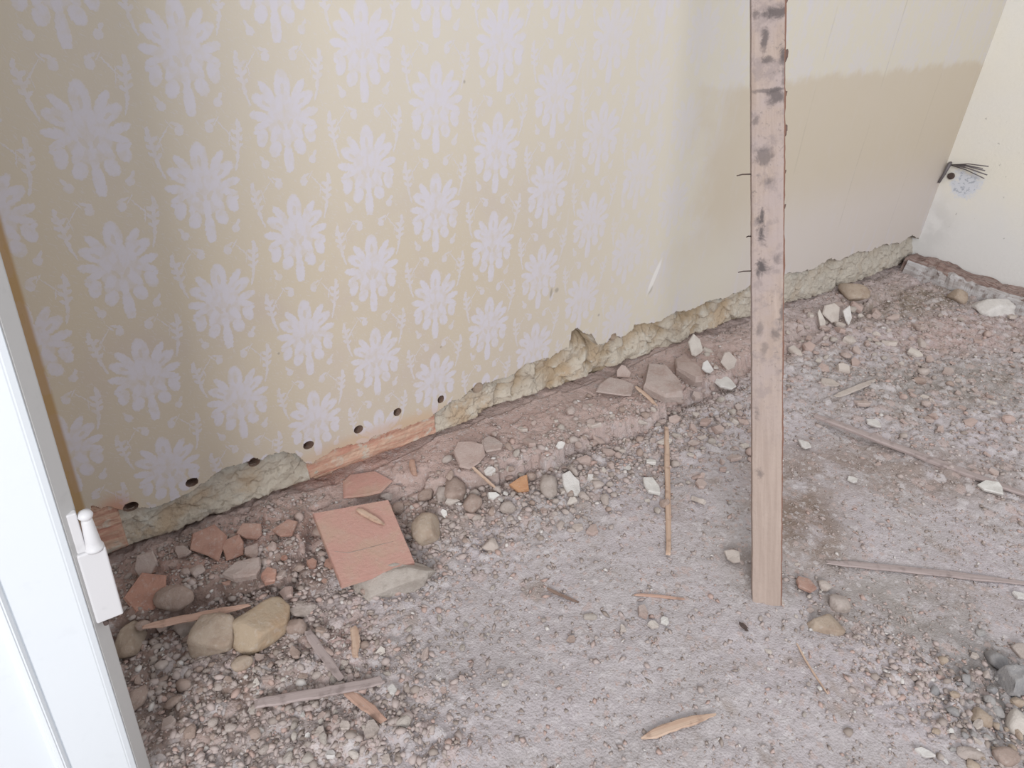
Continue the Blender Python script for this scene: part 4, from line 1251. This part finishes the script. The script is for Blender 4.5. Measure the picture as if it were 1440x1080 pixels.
def src(base_me, mat, kind):
    key = (base_me.name, mat)
    if key not in pools:
        me = base_me.copy(); me.materials.append(M[mat])
        if kind == 'pebble' and hash_even(base_me.name):
            me.polygons.foreach_set('use_smooth', np.ones(len(me.polygons), bool))
        pools[key] = me
    return pools[key]


ZONES = [  # name, centre px, spread px, count, size range (m), materials pebble, materials chip, chip share
    ('in the rubble beside the white door frame', (300, 950), (140, 100), 50, (.018, .044), ('stone_brown', 'stone_grey', 'stone_brown'), ('pink_chip', 'stone_brown'), .35),
    ('in the pale rubble near the crossing laths', (470, 1010), (90, 70), 46, (.016, .038), ('mortar_chunk', 'stone_grey', 'pale_chip'), ('pale_chip', 'white_chip', 'pink_chip'), .4),
    ('on the ledge below the left end of the wallpaper', (330, 775), (150, 40), 38, (.02, .055), ('stone_brown', 'pink_chip'), ('red_chip', 'pink_chip'), .65),
    ('in the heap between the tile and the plank', (730, 690), (150, 45), 95, (.018, .050), ('stone_grey', 'stone_brown', 'mortar_chunk', 'stone_grey'), ('pink_chip', 'pale_chip', 'white_chip'), .3),
    ('on the pink ledge under the scooped mortar', (800, 590), (160, 45), 60, (.02, .055), ('pink_chip', 'stone_brown'), ('pink_chip', 'pink_chip', 'pale_chip'), .65),
    ('in the shards left of the plank', (985, 590), (60, 70), 60, (.018, .055), ('mortar_chunk', 'pink_chip'), ('pale_chip', 'pink_chip', 'pink_chip'), .65),
    ('at the wall foot right of the plank', (1190, 470), (80, 50), 66, (.025, .07), ('stone_grey', 'pink_chip', 'mortar_chunk'), ('pale_chip', 'pink_chip', 'pink_chip'), .6),
    ('on the far dirt toward the right wall', (1330, 520), (110, 90), 60, (.02, .06), ('stone_grey', 'pink_chip', 'stone_brown'), ('pink_chip', 'pale_chip', 'pink_chip'), .6),
    ('around the foot of the plank', (1130, 840), (80, 60), 26, (.010, .024), ('stone_grey', 'pale_chip'), ('pale_chip', 'pink_chip'), .5),
    ('in the dark heap at the lower right', (1400, 1010), (60, 75), 46, (.016, .042), ('stone_dark', 'stone_grey', 'stone_dark', 'stone_beige'), ('pale_chip', 'white_chip'), .2),
    ('on the trodden dirt in front of the tile', (640, 880), (110, 80), 34, (.010, .024), ('mortar_chunk', 'stone_grey'), ('pale_chip', 'pink_chip'), .4),
    ('on the open dirt at the front right', (1180, 960), (170, 90), 34, (.007, .017), ('mortar_chunk', 'stone_grey', 'white_chip'), ('pale_chip', 'white_chip'), .5),
]
LOOK = {'stone_brown': 'brown', 'stone_grey': 'grey', 'mortar_chunk': 'pale grey', 'pale_chip': 'pale', 'pink_chip': 'pink', 'white_chip': 'white', 'red_chip': 'reddish', 'stone_dark': 'dark grey', 'stone_beige': 'beige'}
R2 = random.Random(5)
FOUND = []
for zn, c_, sp, cnt, (s0_, s1_), pm, cm, share in ZONES:
    made = 0; tries = 0
    while made < cnt and tries < cnt * 30:
        tries += 1
        px = R2.gauss(c_[0], sp[0] * 0.6); py = R2.gauss(c_[1], sp[1] * 0.6)
        if not (140 < px < 1438 and 340 < py < 1078):
            continue
        p = at(px, py, -0.03)
        s = s0_ + (s1_ - s0_) * R2.random() ** 1.5
        if p.y > -0.02 - s or p.x > XC - 0.21 - s or p.x < 0.03:
            continue
        if any((p.x - a) ** 2 + (p.y - b_) ** 2 < (r + s * 0.42) ** 2 for a, b_, r in TAKEN):
            continue
        isc = R2.random() < share
        mat = R2.choice(cm if isc else pm)
        me = src(R2.choice(flakes if isc else pebbles), mat, 'flake' if isc else 'pebble')
        nm = 'plaster_chip' if isc else 'rubble_stone'
        o = bpy.data.objects.new(nm, me); C.objects.link(o)
        sc = s / 0.03 * (1.15 if isc else 1.0)
        zz = htop(p.x, p.y, s * 0.42)
        p = at(px, py, zz)
        o.location = (p.x, p.y, zz + s * (0.10 if isc else 0.14))
        o.scale = (sc, sc, sc)
        o.rotation_euler = (R2.gauss(0, .22), R2.gauss(0, .22), R2.uniform(0, 6.28))
        TAKEN.append((p.x, p.y, s * 0.42))
        FOUND.append((o, px, py, mat, isc, s * F / -(ROT.transposed() @ (p - CAM)).z, zn))
        made += 1

MARKS = [((513, 762), 'square terracotta tile'), ((600, 747), 'pale round stone'), ((553, 818), 'long mortar lump'), ((306, 898), 'squarish beige stone'), ((367, 886), 'large ochre stone'),
         ((245, 843), 'flat brown stone'), ((183, 906), 'frame-side beige stone'), ((205, 836), 'large reddish flake'), ((450, 973), 'crossing grey lath'), ((510, 992), 'short pink lath'),
         ((293, 766), 'smooth reddish flake'), ((405, 748), 'rectangular pink flake'), ((731, 684), 'orange shard'), ((803, 684), 'white plaster scrap'), ((938, 690), 'thin upright stick'),
         ((660, 642), 'notched pink slab'), ((870, 548), 'long flat pink flake'), ((930, 545), 'squarish pink block'), ((994, 521), 'small white shard'), ((1078, 840), 'plank foot'), ((1070, 560), 'plank'),
         ((1168, 444), 'tall pale shard'), ((1203, 546), 'pale far splinter'), ((1290, 642), 'long thin stick'), ((1157, 880), 'flat beige stone'), ((1300, 805), 'narrow grey lath'),
         ((1424, 960), 'bluish stone'), ((1432, 1018), 'white heap stone'), ((1380, 1010), 'beige heap stone'), ((955, 1021), 'pointed tan splinter'), ((903, 862), 'pinkish upright block'),
         ((790, 836), 'short dark twig'), ((1398, 434), 'whitish plaster lump'), ((1346, 419), 'pale yellowish stone'), ((690, 769), 'pale angular stone'), ((512, 686), 'buried tile fragment'),
         ((1131, 627), 'plank-side white chip'), ((275, 866), 'orange-pink lath'), ((1143, 935), 'fine curved straw'), ((1393, 687), 'white angular chip'), ((230, 1000), 'white door frame')]
for o, px, py, mat, isc, spx, zn in FOUND:
    (mx, my), nm = min(MARKS, key=lambda m: (m[0][0] - px) ** 2 + (m[0][1] - py) ** 2)
    dx, dy = px - mx, py - my
    dd = math.hypot(dx, dy)
    rel = ('right of' if dx > 0 else 'left of') if abs(dx) > 1.4 * abs(dy) else ('in front of' if dy > 0 else 'behind') if abs(dy) > 1.4 * abs(dx) else \
        ('in front and right of' if dx > 0 else 'in front and left of') if dy > 0 else ('behind and right of' if dx > 0 else 'behind and left of')
    near = 'just ' if dd < 32 else '' if dd < 75 else 'well '
    size = 'tiny' if spx < 9 else 'small' if spx < 14 else 'middling' if spx < 20 else 'large'
    kind_ = 'flat chip' if isc else 'stone'
    tag(o, f'{size} {LOOK[mat]} {kind_} {near}{rel} the {nm}', 'chip' if isc else 'stone', f'{kind_}s {zn}')

# look-alikes that still share a label are told apart by their order from left to right
same = {}
for rec in FOUND:
    same.setdefault(rec[0]['label'], []).append(rec)
for lab, recs in same.items():
    if len(recs) > 1:
        recs.sort(key=lambda r_: r_[1])
        names = {2: ['left one', 'right one'], 3: ['leftmost', 'middle one', 'rightmost']}.get(len(recs), ['leftmost', 'second from left', 'third from left', 'fourth from left', 'fifth from left', 'sixth from left', 'seventh from left', 'eighth from left'])
        for r_, nm in zip(recs, names):
            r_[0]['label'] = f'{lab}, {nm}'
